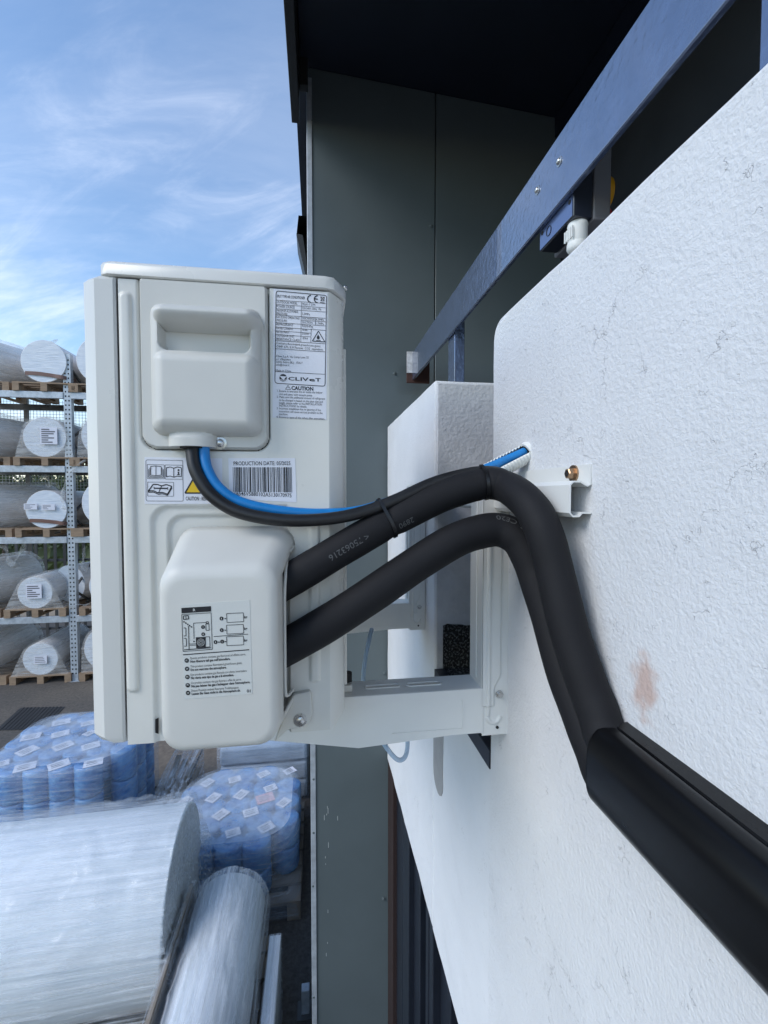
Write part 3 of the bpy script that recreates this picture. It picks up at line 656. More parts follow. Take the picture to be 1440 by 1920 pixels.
lp_ = [Vector((vbr - .002, YA - .004, vzt0 - .030)), Vector((vbr - .003 + (xl_ - vbr) * .5, YA - .026, vzt0 - .040)), Vector((xl_ + .001, yl_ + .006, vzt0 - .066)), Vector((xl_, yl_, vzt0 - .095)), Vector((xl_, yl_, (vzt0 + vzb) / 2)), Vector((xl_, yl_, vzb + .062)), Vector((xl_ + .002, yl_ + .010, vzb + .046)), Vector((xl_ + .008, YA - .012, vzb + .040))]
obj('edge_lip', MB().tube(spline(lp_, 10), .0024, 10), 'ivory_plastic', vc, smooth=70)
so = vc.modifiers.new('wall', 'SOLIDIFY'); so.thickness = .0028; so.offset = -1
ft = [(515, 1392), (530, 1352), (548, 1308), (552, 1302), (580, 1297), (583, 1301), (585, 1340), (580, 1354), (568, 1364), (540, 1368)]
obj('mounting_lug', MB().prism(ft, lambda p, k: P(p[0], p[1], Y=YA - (.010 if k == 0 else .0)) if k == 0 else P(p[0], p[1], Y=YA - .010) + Vector((0, .012, 0))), 'ivory_plastic', vc, bevel=.0015)
screw(P(563, 1350, Y=YA - .0102), .0062, vc)
obj('cable_hole', MB().prism([(291, 1349), (297, 1346), (297, 1376), (291, 1374)], lambda p, k: P(p[0], p[1], Y=YA - .0005) + Vector((0, 0 if k == 0 else .001, 0))), 'gap_shade', ac)
# feet and rubber mounts
for yy in (.797, 1.36):
    obj('foot', MB().box(Xr - .04, Xr + .020, yy, yy + .045, Zb - .003, Zb + .010), 'ivory', ac, bevel=.002)
    obj('foot', MB().box(Xl + .006, Xl + .06, yy, yy + .045, Zb - .003, Zb + .026), 'ivory', ac, bevel=.002)
    obj('rubber_mount', MB().cyl((Xr + .011, yy + .02, Zb - .004), (Xr + .011, yy + .02, Zb + .026), .0095, 16), 'rubber', ac)
obj('drip_corner', MB().box(Xl + .001, Xl + .012, YA + .05, YA + .10, Zb - .012, Zb + .03), 'ivory', ac, bevel=.002)

# ---------------------------------------------------------------- printed labels
# rating plate
rp = obj('rating_label', sheet([(513, 541), (614, 550.5), (612, 787), (511, 783)], YA), 'sticker', ac)
I = Ink(YA, .0009)
def C(x, y): return (500 + x / 7.113, 530 + y / 7.113)          # measuring grid of the label
def T(x0, y0, x1, h, s, bold=0., sl=.07): a = C(x0, y0); b = C(x1, y0 + (x1 - x0) * sl); I.text(a[0], a[1], b[0], b[1], h / 7.113, s, bold)
def Ln(x0, y0, x1, y1, wpx=.8): I.line(C(x0, y0), C(x1, y1), wpx)
I.path([C(*q) for q in ((125, 150), (133, 120), (150, 112), (775, 168), (797, 182), (798, 200), (779, 1350), (772, 1372), (755, 1380), (140, 1342), (117, 1330), (110, 1310))], 1.3, True)
T(138, 195, 510, 36, 'SPLIT TYPE AIR CONDITIONER', .012)
for k, (cx_, cy_) in enumerate(((592, 215), (682, 220))):
    pts = [C(cx_ + 0 - 47 * math.cos(a), cy_ - 47 * math.sin(a)) for a in [R(-88 + 176 * j / 12) for j in range(13)]]; I.path(pts, 2.1)
Ln(640, 216, 682, 220, 2.0)
I.path([C(722, 190), C(728, 240), C(762, 244), C(770, 194), C(722, 190)], .9); Ln(716, 186, 772, 246, .9); Ln(770, 190, 716, 246, .9); I.poly([C(712, 260), C(772, 266), C(772, 278), C(712, 272)])
for y in (230, 288, 345, 428, 530, 590, 640, 690): 
    x1 = 785 if y in (230, 288, 345, 428, 530) else (590 if y > 590 else 785)
    Ln(122, y, x1, y + (x1 - 122) * .07, .7)
Ln(122, 772, 778, 815, .8); Ln(118, 880, 778, 922, .8); Ln(115, 1185, 776, 1222, .8)
Ln(463, 262, 455, 790, .7); Ln(652, 470, 648, 570, .7); Ln(594, 612, 588, 800, .7); Ln(463, 500, 785, 522, .7)
T(136, 272, 410, 34, 'OUTDOOR MODEL'); T(476, 298, 645, 30, 'MLA1-Y 27M'); T(134, 330, 372, 34, 'POWER SOURCE'); T(474, 352, 725, 28, '220-240V~50Hz, 1Ph')
T(134, 384, 418, 32, 'MAXIMUM ALLOWABLE'); T(134, 425, 275, 32, 'PRESSURE'); T(472, 428, 574, 30, '5.3MPa')
T(134, 470, 437, 32, 'EXCESSIVE OPERATING'); T(134, 515, 270, 32, 'PRESSURE'); T(474, 486, 640, 30, 'DISCHARGE'); T(656, 502, 762, 28, '4.3MPa'); T(474, 540, 610, 30, 'SUCTION'); T(656, 556, 762, 28, '1.7MPa')
T(132, 566, 354, 32, 'REFRIGERANT'); T(474, 590, 618, 30, 'R32/0.47kg'); T(132, 618, 350, 32, 'RATED CURRENT'); T(474, 640, 546, 28, '10.0A'); T(132, 668, 302, 32, 'RATED INPUT'); T(470, 690, 562, 28, '2150W')
T(132, 716, 370, 32, 'OUTDOOR UNIT'); T(132, 762, 440, 32, 'RESISTANCE CLASS'); T(482, 755, 546, 30, 'IPX4')
I.path([C(610, 778), C(690, 645), C(776, 790)], 1.5, True); I.poly([C(668, 740), C(672, 715), C(690, 690), C(696, 712), C(706, 720), C(706, 742), C(696, 756), C(676, 754)]); Ln(660, 768, 720, 771, 1.)
T(132, 818, 722, 30, 'Contains fluorinated greenhouse gases.'); T(132, 862, 752, 30, 'GWP: 675; 0.317tonnes  CO2  equivalent.')
T(128, 992, 560, 28, 'Clivet S.p.A. Via Camp Lonc 25', sl=.045); T(128, 1030, 320, 28, 'z.I. Villapaiera', sl=.045); T(126, 1068, 480, 28, '32032 Feltre (BL) - ITALY', sl=.045); T(126, 1106, 304, 28, 'info@clivet.it', sl=.045); T(122, 1182, 326, 28, 'Made in China', sl=.045)
I.disc(C(219, 1268), 50 / 7.113, n=24)
T(288, 1300, 440, 44, 'CL', .02, .04); T(452, 1308, 560, 46, 'IV', .02, .04); T(566, 1312, 645, 44, 'e', .02, .04); T(650, 1316, 720, 44, 'T', .02, .04)
I.path([C(250, 1422), C(285, 1368), C(320, 1426)], .8, True); Ln(286, 1390, 286, 1408, .8)
T(330, 1428, 622, 50, 'CAUTION', .03, .04)
for x0, y0, x1, s in ((140, 1455, 745, '1. Ensure to evacuate the air inside the indoor'), (168, 1498, 612, 'unit and pipes with vacuum pump.'), (136, 1535, 778, '2. Make sure the additional amount of refrigerant'), (166, 1578, 748, 'to be charged is based on the pipe size and'), (166, 1615, 736, 'length, please refer to the INSTALLATION'), (166, 1652, 535, 'INSTRUCTIONS for details.'), (134, 1688, 722, '3. Incorrect installation due to ignoring of the'), (164, 1728, 745, 'instruction will cause serious problem to the'), (164, 1765, 285, 'machine.'), (130, 1802, 775, '4. Ensure to open all the valves after evacuation.')):
    T(x0, y0, x1, 29, s, .0, .042)
obj('lettering', I.mb, 'ink', rp)
Iw = Ink(YA, .0012); Iw.poly([C(180, 1252), C(260, 1258), C(222, 1300)]); Iw.line(C(172, 1248), C(266, 1254), 1.); Iw.line(C(178, 1290), C(206, 1292), .8); Iw.line(C(232, 1294), C(262, 1296), .8); Iw.line(C(190, 1306), C(250, 1309), .8)
obj('emblem', Iw.mb, 'sticker', rp)
# booklet and hazard sticker
bs = obj('hazard_label', sheet([(271, 857), (416.5, 859.5), (417, 944.5), (271, 945)], YA), 'sticker', ac)
I = Ink(YA, .0009); Cq = lambda x, y: (260 + x / 4.645, 840 + y / 4.645)
def PL(pts, wp, closed=False): I.path([Cq(*q) for q in pts], wp, closed)
PL([(62, 112), (72, 103), (382, 108), (388, 455), (380, 463), (74, 461), (64, 450)], .7, True)
PL([(75, 143), (222, 147), (222, 268), (75, 266)], .7, True); PL([(230, 147), (384, 150), (384, 272), (230, 270)], .7, True); PL([(78, 296), (304, 299), (304, 420), (78, 418)], .7, True)
PL([(104, 160), (150, 156), (196, 162), (196, 236), (150, 240), (104, 236)], 1.1, True); PL([(150, 156), (150, 240)], 1.); PL([(96, 172), (96, 246), (150, 250), (204, 246), (204, 172)], .9); PL([(86, 184), (86, 256), (150, 258), (214, 256), (214, 184)], .9)
PL([(240, 172), (275, 165), (305, 176), (335, 165), (372, 172), (372, 250), (335, 244), (305, 254), (275, 244), (240, 250)], 1.4, True); PL([(305, 176), (305, 254)], 1.2)
I.disc(Cq(347, 192), 1.9); I.poly([Cq(338, 206), Cq(352, 206), Cq(352, 228), Cq(358, 228), Cq(358, 236), Cq(334, 236), Cq(334, 228), Cq(341, 228), Cq(341, 213), Cq(338, 213)])
PL([(84, 374), (126, 316), (165, 318), (200, 330), (240, 318), (288, 334), (252, 402), (205, 386), (172, 392), (130, 372)], 2.0, True); PL([(200, 330), (172, 392)], 1.4); PL([(135, 350), (250, 352)], 2.4); PL([(130, 340), (142, 350), (130, 358)], 1.4); PL([(256, 342), (246, 352), (256, 362)], 1.4); PL([(84, 374), (86, 386), (130, 384), (172, 404), (205, 398), (250, 412), (290, 346)], 1.6)
PL([(404, 392), (478, 262), (556, 392)], 2.6, True)
I.text(*Cq(410, 456), *Cq(690, 458), 7.2, 'CAUTION : RISK OF FIRE', .01)
obj('lettering', I.mb, 'ink', bs)
Iy = Ink(YA, .0007); Iy.poly([Cq(404, 394), Cq(478, 262), Cq(556, 394)]); obj('hazard_triangle', Iy.mb, 'ink_yellow', bs)
# production sticker
ps = obj('barcode_label', sheet([(428, 859), (553.5, 859), (556, 941.5), (430, 936)], YA), 'sticker', ac)
I = Ink(YA, .0009); I.text(438, 872.5, 544.5, 872, 7.4, 'PRODUCTION DATE: 05/2025', .006); I.text(440, 928.5, 546.5, 932.5, 7.4, '16546V5880102A5130170975', .004)
random.seed(21); x = 436.5
while x < 546:
    wd = random.choice((.9, .9, 1.2, 1.6, 2.6)); dx = (x - 436) * .012
    I.poly([(x, 876), (x + wd, 876), (x + wd + .9, 922 + dx), (x + .9, 922 + dx)]); x += wd + random.choice((.8, .9, 1.2, 2.0))
obj('lettering', I.mb, 'ink', ps)
# refrigerant charge label on the valve cover
gl_ = obj('charge_label', sheet([(339, 1134), (468, 1125), (473, 1301), (346, 1311)], YV, .0004), 'sticker_clear', vc)
I = Ink(YV, .0008); Cv = lambda x, y: (320 + x / 8., 1110 + y / 8.)
def PV(pts, wp, closed=False): I.path([Cv(*q) for q in pts], wp, closed)
def TV(x0, y0, x1, h, s, bold=0., sl=-.075): a = Cv(x0, y0); b = Cv(x1, y0 + (x1 - x0) * sl); I.text(a[0], a[1], b[0], b[1], h / 8., s, bold)
I.poly([Cv(160, 240), Cv(604, 212), Cv(606, 292), Cv(163, 320)])
PV([(165, 338), (606, 312), (624, 860), (186, 892)], .9, True)
PV([(190, 360), (265, 352), (270, 405), (192, 412)], 1.4, True); PV([(228, 356), (230, 408)], 1.)
for k in range(5): c_ = Cv(200 + k * 28, 448 + k * 19); I.disc(c_, 1.5, n=8)
PV([(268, 510), (276, 860)], 1.2); PV([(200, 868), (604, 836)], 1.4); PV([(192, 540), (226, 538), (230, 660), (198, 660)], 1.1); PV([(198, 696), (232, 694), (238, 812), (204, 814)], 1.1)
PV([(350, 710), (344, 468), (530, 456)], .9); PV([(526, 480), (572, 478), (578, 574), (530, 576)], 1., True); PV([(532, 446), (564, 444), (566, 470), (534, 472)], 1., True); I.disc(Cv(350, 742), 1.6)
I.disc(Cv(485, 526), 3.6); I.disc(Cv(488, 634), 3.6); I.poly([Cv(378, 680), Cv(524, 672), Cv(528, 835), Cv(382, 842)]); PV([(524, 674), (584, 670), (590, 820), (528, 830)], 1.); PV([(285, 780), (380, 776)], .9); PV([(286, 800), (380, 796)], .9)
for (cx_, cy_, y0) in ((762, 398, 312), (766, 572, 486), (772, 744, 660)):
    I.disc(Cv(cx_, cy_), 3.7); PV([(838, y0 + 12), (1090, y0), (1096, y0 + 132), (844, y0 + 146)], .9, True); TV(1104, y0 + 84, 1150, 40, 'kg', .03); PV([(808, cy_ + 2), (832, cy_)], 1.6)
I.disc(Cv(674, 752), 3.7); PV([(712, 754), (736, 752)], 1.4); PV([(724, 742), (724, 764)], 1.2); PV([(646, 668), (1162, 632)], 1.); PV([(184, 942), (1176, 866)], 1.5)
rows = (('Questo prodotto contiene gas fluorurati ad effetto serra.', 'Non liberare tali gas nell\'atmosfera.', 1125, 895, 1010, 1062), ('This product contains fluorinated greenhouse gases.', 'Do not vent into the atmosphere.', 1072, 838, 1135, 1186), ('Este producto contiene gas fluorado con efecto invernadero', 'No vierta este tipo de gas a la atmosfera.', 1140, 948, 1258, 1308), ('Ce produit contient des gas fluores a effet de serre.', 'Ne pas laisser les gaz s\'echapper dans l\'atmosphere.', 1062, 1192, 1382, 1432), ('Dieses Produkt enthalt fluorierte Treibhausgase', 'Lassen Sie Gase nicht in die Atmosphare ab.', 1018, 1046, 1498, 1546))
for i_, (a, b, xa, xb, ya, yb) in enumerate(rows):
    TV(290 + i_ * 5, ya, xa, 34, a); TV(296 + i_ * 5, yb, xb, 36, b, .028); I.disc(Cv(240 + i_ * 5, (ya + yb) / 2 - 8), 4.2)
TV(1142, 1508, 1196, 46, '01', .01, -.05)
obj('lettering', I.mb, 'ink', gl_)
I2 = Ink(YV, .0011)
def TW(cx_, cy_, s, wd=9): a = Cv(cx_ - wd, cy_ + 13); b = Cv(cx_ + wd, cy_ + 12); I2.text(a[0], a[1], b[0], b[1], 3.0, s, .01)
TW(485, 526, '2', 8); TW(488, 634, '1', 5); TW(762, 398, '1', 5); TW(766, 572, '2', 8); TW(772, 744, '2', 8); TW(674, 752, '1', 5)
a = Cv(336, 290); b = Cv(372, 288); I2.text(*a, *b, 5.0, 'R', .01)
for i_, s in enumerate(('IT', 'GB', 'ES', 'FR', 'DE')): TW(240 + i_ * 5, 1028 + i_ * 121.5, s, 15)
c_ = (453, 757)
for r in (18, 36, 54): I2.path([Cv(c_[0] + r * math.cos(a), c_[1] + r * math.sin(a)) for a in [2 * math.pi * k / 14 for k in range(14)]], .5, True)
stuff(obj('reversed_lettering', I2.mb, 'sticker_clear', gl_))

# ================================================================ WALL BRACKET
br = thing('wall_bracket', 'pale ivory steel wall bracket with two arms under the air conditioner', 'bracket', (.32, 1.1, Zb - .1))
zc = lambda py: P(1090, py, X=.345).z
hz = [P(1106, 870, X=WX - .006).z, P(1106, 908, X=WX - .006).z, P(1068, 906, X=.317).z, P(1066, 962, X=.317).z, P(1104, 962, X=WX - .006).z, P(1104, 976, X=WX - .006).z]
ZT = hz[0]; yE = P(1109, 885, X=WX - .005).y
prof = [(WX - .0045, ZT), (WX - .0045, ZT - .026), (WX - .010, ZT - .029), (WX - .016, ZT - .026), (WX - .020, ZT - .0235), (WX - .029, ZT - .0235), (WX - .0325, ZT - .027), (WX - .0325, ZT - .062), (WX - .0290, ZT - .0655), (WX - .021, ZT - .0655), (WX - .017, ZT - .061), (WX - .0045, ZT - .0615)]
def sheet_profile(pts, th, y0, y1):
    o = []; n = len(pts); pts = [Vector((x, z)) for x, z in pts]
    for i in range(n):
        d = (pts[min(i + 1, n - 1)] - pts[max(i - 1, 0)]).normalized(); o.append(pts[i] + Vector((-d.y, d.x)) * th)
    poly = pts + o[::-1]; mb = MB()
    k = len(poly); vs = [(p.x, y, p.y) for y in (y0, y1) for p in poly]; fs = [(i, (i + 1) % k, k + (i + 1) % k, k + i) for i in range(k)]
    for b in (0, k):
        for i in range(n - 1): fs.append((b + i, b + i + 1, b + k - 2 - i, b + k - 1 - i))
    return mb.add(vs, fs)
cr_ = obj('cross_rail', sheet_profile(prof, -.0022, yE, 1.72), 'bracket', br, smooth=40)
c = P(1076, 888, X=WX - .007)
bo = obj('wall_bolt', MB().lathe(c, (-1, 0, 0), [(-.002, .0105), (.0015, .0105), (.0016, .0078), (.009, .0074), (.0105, .006)], 6).lathe(c, (-1, 0, 0), [(-.001, .0115), (.002, .0115), (.0021, .004)], 20), 'bolt_bronze', br, smooth=25)
obj('socket', MB().cyl(c - Vector((.0095, 0, 0)), c - Vector((.0108, 0, 0)), .0042, 12), 'hole', bo)
BY = .782; ZA = Zb - .0035
def bracket(dy):
    y0, y1 = BY + dy, BY + .064 + dy; zl = P(935, 1377, Y=BY).z; xo = .2955; zu = ZT - .030
    # upright: front flange facing out along the wall, web, rear flange
    up = MB(); bx0 = xo
    def flange_h(x, z):
        bead = sd(x, z, xo + .012, zl + .22, .004, .185, .003); k2 = .0036 * rise(bead, .003)
        s = sstep((x - (xo + .036 + (.0 if z > zl + .12 else -.012 * sstep(z - zl - .10, .03)))), .003) * sstep(zl + .055 - z, .003)
        hook = abs(math.hypot(x - xo - .024, z - zl - .035) - .012); k3 = .0030 * rise(hook - .0035, .003) if z < zl + .035 else 0
        return k2 + .0030 * s + k3
    u1 = obj('upright', field(xo + .0015, WX - .0015, zl, zu, .0016, flange_h, y0), 'bracket', br, smooth=60)
    obj('upright_web', MB().box(xo, xo + .002, y0 - .0002, y1, zl + .004, zu), 'bracket', br, bevel=.0008)
    obj('upright_rib', MB().box(xo - .003, xo, y0 + .022, y0 + .040, zl + .10, zu), 'bracket', br, bevel=.0012)
    obj('upright_back', MB().box(xo + .0022, WX - .001, y1 - .002, y1, zl, zu), 'bracket', br)
    obj('upright_side', MB().box(xo + .0022, WX - .0008, y0 + .0008, y0 + .002, zl + .001, zu), 'bracket', br)
    obj('hook_plate', MB().box(xo + .003, WX - .0345, y0 + .008, y1 - .008, zu + .0005, ZT - .012), 'bracket', br, bevel=.001)
    # arm: top flange with slots, two side webs
    xa, xb = -.22, xo + .004
    zbm = lambda x: ZA - (.083 if x > .24 else (.083 + .010 * (.24 - x) / .17 if x > .07 else (.093 - .05 * (.07 - x) / .29)))
    pts = [(xa, ZA), (xb, ZA), (xb, zbm(xb)), (.24, zbm(.24)), (.07, zbm(.07)), (xa, zbm(xa))]
    def arm_h(x, z): return .0014 * sstep(abs(sd(x, z, .20, ZA - .044, .075, .029, .004)) - .0012, .0016)
    obj('arm', MB().prism(pts, lambda p, k: (p[0], y0 - .0015 if k == 0 else y0 + .0008, p[1])), 'bracket', br, bevel=.0008)
    obj('arm_back', MB().prism(pts, lambda p, k: (p[0], y1 - .002 if k == 0 else y1, p[1])), 'bracket', br)
    lx = [(.085, .150), (.163, .228)]
    tf = MB(); z0, z1 = ZA - .002, ZA + .0002; ym0, ym1 = y0 + .026, y0 + .040
    tf.box(xa, xb, y0 + .0009, ym0, z0, z1); tf.box(xa, xb, ym1, y1 - .0021, z0, z1)
    e = [xa] + [q for s in lx for q in s] + [xb]
    for k in range(0, len(e), 2): tf.box(e[k], e[k + 1], ym0, ym1, z0, z1)
    obj('arm_top', tf, 'bracket', br)
    for a_, b_ in lx:
        rim = [Vector((x, y, ZA + .0006)) for x, y in rrect(a_, b_, ym0, ym1, .0068, 5)]; obj('slot_rim', MB().tube(rim + rim[:2], .0016, 8, cap=False), 'bracket', br, smooth=60)
    # embossed outline on the side of the arm
    mb = MB(); q = [(.13, ZA - .072), (.258, ZA - .072), (.2605, ZA - .069), (.2605, ZA - .022), (.258, ZA - .019)]
    for i in range(len(q) - 1): mb.bar((q[i][0], y0 - .0016, q[i][1]), (q[i + 1][0], y0 - .0016, q[i + 1][1]), .0030, .0022, Vector((0, 1, 0)))
    obj('emboss', mb, 'bracket', br)
    s_ = obj('bolt', MB().lathe((xo + .034, y0 - .001, P(940, 1301, Y=BY).z), (0, -1, 0), [(0, .0075), (.0012, .0075), (.0013, .005), (.006, .005), (.0064, .003), (.0085, .003)], 10), 'screw', br, smooth=35)
    obj('hole', MB().cyl((xo + .031, y0 - .0018, zl + .014), (xo + .031, y0 + .001, zl + .014), .0028, 10), 'hole', br)
bracket(0); bracket(.658)

# ================================================================ PIPES AND CABLES
def lay(pts, tail=()): return spline([P(a, b, **k) for a, b, k in pts] + [Vector(q) for q in tail], 12)
Ypth = lambda y: {'Y': y}
Xpth = lambda x: {'X': x}
A = lay([(480, 1122, Ypth(.645)), (545, 1087, Ypth(.642)), (640, 1030, Ypth(.645)), (728, 980, Ypth(.655)), (830, 930, Ypth(.660)), (905, 908, Ypth(.660)), (948, 913, Xpth(.279)), (988, 942, Xpth(.284)), (1016, 988, Xpth(.291)), (1037, 1060, Xpth(.300)), (1066, 1180, Xpth(.309)), (1098, 1276, Xpth(.319)), (1121, 1335, Xpth(.3245)), (1137, 1384, Xpth(.3245))], [(.3225, .435, H - .2885), (.3215, .36, H - .2910)])
B = lay([(470, 1245, Ypth(.640)), (540, 1211, Ypth(.640)), (620, 1165, Ypth(.636)), (700, 1113, Ypth(.640)), (780, 1058, Ypth(.648)), (850, 1015, Ypth(.650)), (900, 997, Ypth(.652)), (938, 994, Ypth(.648)), (969, 1009, Ypth(.637)), (990, 1042, Ypth(.627)), (1006, 1084, Ypth(.615)), (1028, 1150, Xpth(.3205)), (1062, 1264, Xpth(.3230)), (1094, 1345, Xpth(.3232)), (1119, 1408, Xpth(.3232))], [(.3215, .450, H - .3185), (.3205, .38, H - .3215)])
rA, rB = .0240, .0262
def near(path, px, py):
    best = None
    for i, p in enumerate(path):
        d = p - Vector((0, 0, H)); z = d.dot(_F); q = (720 + FPX * d.dot(_R) / z - px) ** 2 + (960 - FPX * d.dot(_U) / z - py) ** 2
        if best is None or q < best[0]: best = (q, i)
    return best[1]
nA = len(A); ties = [near(A, 728, 975) / (nA - 1), near(A, 908, 908) / (nA - 1)]
L_A = sum((A[i + 1] - A[i]).length for i in range(nA - 1))
def radA(t):
    r = rA
    for q in ties: r -= .0022 * math.exp(-((t - q) * L_A / .006) ** 2)
    return r + .0002 * math.sin(t * 90)
pa = thing('insulated_pipe', 'upper black foam insulated pipe tied to the cables, arching to the wall', 'pipe', A[0], group='insulated refrigerant pipes')
obj('insulation', MB().tube(A, radA, 28), 'pipe_foam', pa, smooth=70)
pb = thing('insulated_pipe', 'lower black foam insulated pipe bending in front of the bracket upright', 'pipe', B[0], group='insulated refrigerant pipes')
obj('insulation', MB().tube(B, lambda t: rB * (1 - .04 * t) + .0002 * math.sin(t * 70), 28), 'pipe_foam', pb, smooth=70)
def print_on(path, r, i0, ang, s, size, parent, flip=True):
    """lettering wrapped onto the pipe: u runs along the pipe, v round it; angle is measured from the side facing the camera"""
    vs, fs, wd = glyphs(s, 0.); fr = frames(path); acc = [0.]
    for i in range(len(path) - 1): acc.append(acc[-1] + (path[i + 1] - path[i]).length)
    o = []
    for x, y in vs:
        u = acc[i0] + (wd - x if flip else x) * size; v = (-(y - .35) if flip else (y - .35)) * size
        k = 0
        while k < len(acc) - 2 and acc[k + 1] < u: k += 1
        f = (u - acc[k]) / (acc[k + 1] - acc[k]); p, tg, a_, b_ = fr[k]; p = p.lerp(fr[k + 1][0], f)
        toc = (Vector((0, 0, H)) - p); toc = (toc - tg * toc.dot(tg)).normalized(); upv = tg.cross(toc)
        if upv.z < 0: upv = -upv
        an = ang + v / r; o.append(p + (toc * math.cos(an) + upv * math.sin(an)) * (r + .0003))
    return obj('pipe_print', MB().add(o, fs), 'pipe_print', parent)
print_on(A, rA, near(A, 620, 1045), -.12, '< 75063216', .0125, pa)
print_on(A, rA, near(A, 738, 976), -.55, '2890', .0125, pa)
print_on(B, rB, near(B, 925, 995), .75, '9125 CE20', .0125, pb)

K = lay([(362, 838, Ypth(.653)), (361, 852, Ypth(.651)), (368, 885, Ypth(.645)), (394, 926, Ypth(.640)), (440, 957, Ypth(.636)), (500, 972, Ypth(.634)), (560, 976, Ypth(.634)), (630, 971, Ypth(.638)), (690, 957, Ypth(.645)), (745, 936, Ypth(.650)), (810, 906, Ypth(.660)), (870, 889, Ypth(.668)), (915, 884, Ypth(.675)), (950, 893, Ypth(.685)), (985, 930, Ypth(.690)), (1000, 975, Xpth(.332)), (1010, 1040, Xpth(.336))])
kb = thing('black_cable', 'black power cable looping from the terminal cover to the pipes', 'cable', K[0]); obj('sheath', MB().tube(K, .0088, 20), 'cable_black', kb, smooth=70)
U = lay([(383, 838, Ypth(.655)), (383, 852, Ypth(.654)), (389, 880, Ypth(.650)), (410, 914, Ypth(.648)), (450, 941, Ypth(.648)), (520, 957, Ypth(.650)), (600, 963, Ypth(.655)), (680, 956, Ypth(.665)), (760, 928, Ypth(.680)), (840, 895, Ypth(.69)), (890, 886, Ypth(.695)), (915, 877, Ypth(.70)), (950, 862, Ypth(.712)), (984, 847, Xpth(.343)), (1000, 840, Xpth(.37))])
ub = thing('blue_cable', 'bright blue control cable running beside the black cable into the wall', 'cable', U[0]); obj('sheath', MB().tube(U, .0073, 20), 'cable_blue', ub, smooth=70)
# split corrugated sleeve round the blue cable where it enters the wall
s0, s1 = P(905, 893, Y=.712), P(986, 851, X=WX - .004)
sl = thing('corrugated_sleeve', 'white corrugated plastic sleeve round the blue cable at the wall', 'sleeve', s1)
ax = (s1 - s0).normalized(); toc = (Vector((0, 0, H)) - s1); toc = (toc - ax * toc.dot(ax)).normalized(); upv = ax.cross(toc)
if upv.z < 0: upv = -upv
mb = MB(); nL = 84; L = (s1 - s0).length; rows_ = []
for k in range(nL + 1):
    rr = .0160 + .0013 * math.sin(k / 6 * 2 * math.pi); c = s0 + ax * (L * k / nL)
    rows_.append([c + (toc * math.cos(a) + upv * math.sin(a)) * rr for a in [R(78) + R(280) * j / 22 + 0 for j in range(23)]])
mb.loft(rows_, False, False, closed=False); o = obj('split_tube', mb, 'conduit_white', sl, smooth=60); so = o.modifiers.new('wall', 'SOLIDIFY'); so.thickness = .0009
obj('wall_collar', MB().lathe(s1 + ax * .001, tuple(ax), [(-.002, .0182), (.006, .0192), (.010, .015)], 20), 'conduit_white', sl, smooth=50)
obj('bore', MB().lathe(s1 - ax * .0016, tuple(ax), [(0, .0148), (.001, .0148)], 20), 'hole', sl)
# cable ties
for lab, q, off in (('black cable tie nearer the air conditioner, binding cable to pipe', ties[0], .55), ('black cable tie nearer the wall at the crest of the upper pipe', ties[1], .30)):
    i = int(q * (nA - 1)); p, tg, u, v = frames(A)[i]
    kk = min(range(len(K)), key=lambda j: abs((K[j] - p).dot(tg)) + .2 * (K[j] - p).length); kd = K[kk] - p; kd = kd - tg * kd.dot(tg); e1_ = kd.normalized(); e2_ = tg.cross(e1_).normalized()
    ct = thing('cable_tie', lab, 'cable tie', p, group='cable ties on the upper pipe'); dist = kd.length
    # outline enclosing both circles
    hull = []; r1_, r2_ = rA - .0008, .0093
    for k in range(40):
        a = 2 * math.pi * k / 40; d = e1_ * math.cos(a) + e2_ * math.sin(a)
        s = max(r1_, dist * math.cos(a) + r2_) if True else 0
        hull.append((a, s))
    pts2 = []
    for k in range(40):                                # support function -> boundary points
        a, s = hull[k]; ds = (hull[(k + 1) % 40][1] - hull[k - 1][1]) / (4 * math.pi / 40)
        pts2.append((s * math.cos(a) - ds * math.sin(a), s * math.sin(a) + ds * math.cos(a)))
    lp = []
    for wd, gr in ((-.0024, .0), (-.0024, .0016), (.0024, .0016), (.0024, .0)):
        lp.append([p + tg * wd + e1_ * (x * (1 + gr / .025)) + e2_ * (y * (1 + gr / .025)) for x, y in pts2])
    obj('strap', MB().loft(lp + [lp[0]], False, False), 'tie_black', ct, smooth=50)
    obj('head', MB().bar(p + e1_ * (dist + .004) - e2_ * .009 - tg * .004, p + e1_ * (dist + .004) - e2_ * .009 + tg * .004, .007, .006), 'tie_black', ct, bevel=.001)

# ---------------------------------------------------------------- pipe trunking on the wall
tr = thing('pipe_trunking', 'black plastic pipe trunking with rounded cover running along the white wall', 'trunking', (WX - .03, .2, H - .30))
zt_ = H - .256; yS = .457
obj('back_channel', MB().prism([(WX - .0045, zt_), (WX - .0218, zt_ - .0008), (WX - .0232, zt_ - .0025), (WX - .0232, zt_ - .012), (WX - .0210, zt_ - .012), (WX - .0210, zt_ - .0035), (WX - .007, zt_ - .003), (WX - .007, zt_ - .094), (WX - .0045, zt_ - .096)], lambda p, k: (p[0], yS if k == 0 else -.6, p[1])), 'trunk_black', tr)
cp_ = [(WX - .0240, zt_ - .0060), (WX - .0242, zt_ - .0022), (WX - .0262, zt_ - .0012), (WX - .030, zt_ - .0012)]
for k in range(1, 13):
    a = R(90 * k / 12); cp_.append((WX - .0315 - .0235 * math.sin(a), zt_ - .0335 + .0322 * math.cos(a)))
cp_ += [(WX - .0556, zt_ - .045), (WX - .0556, zt_ - .058)]
for k in range(1, 9):
    a = R(80 * k / 8); cp_.append((WX - .0375 - .0181 * math.cos(a), zt_ - .0600 - .031 * math.sin(a)))
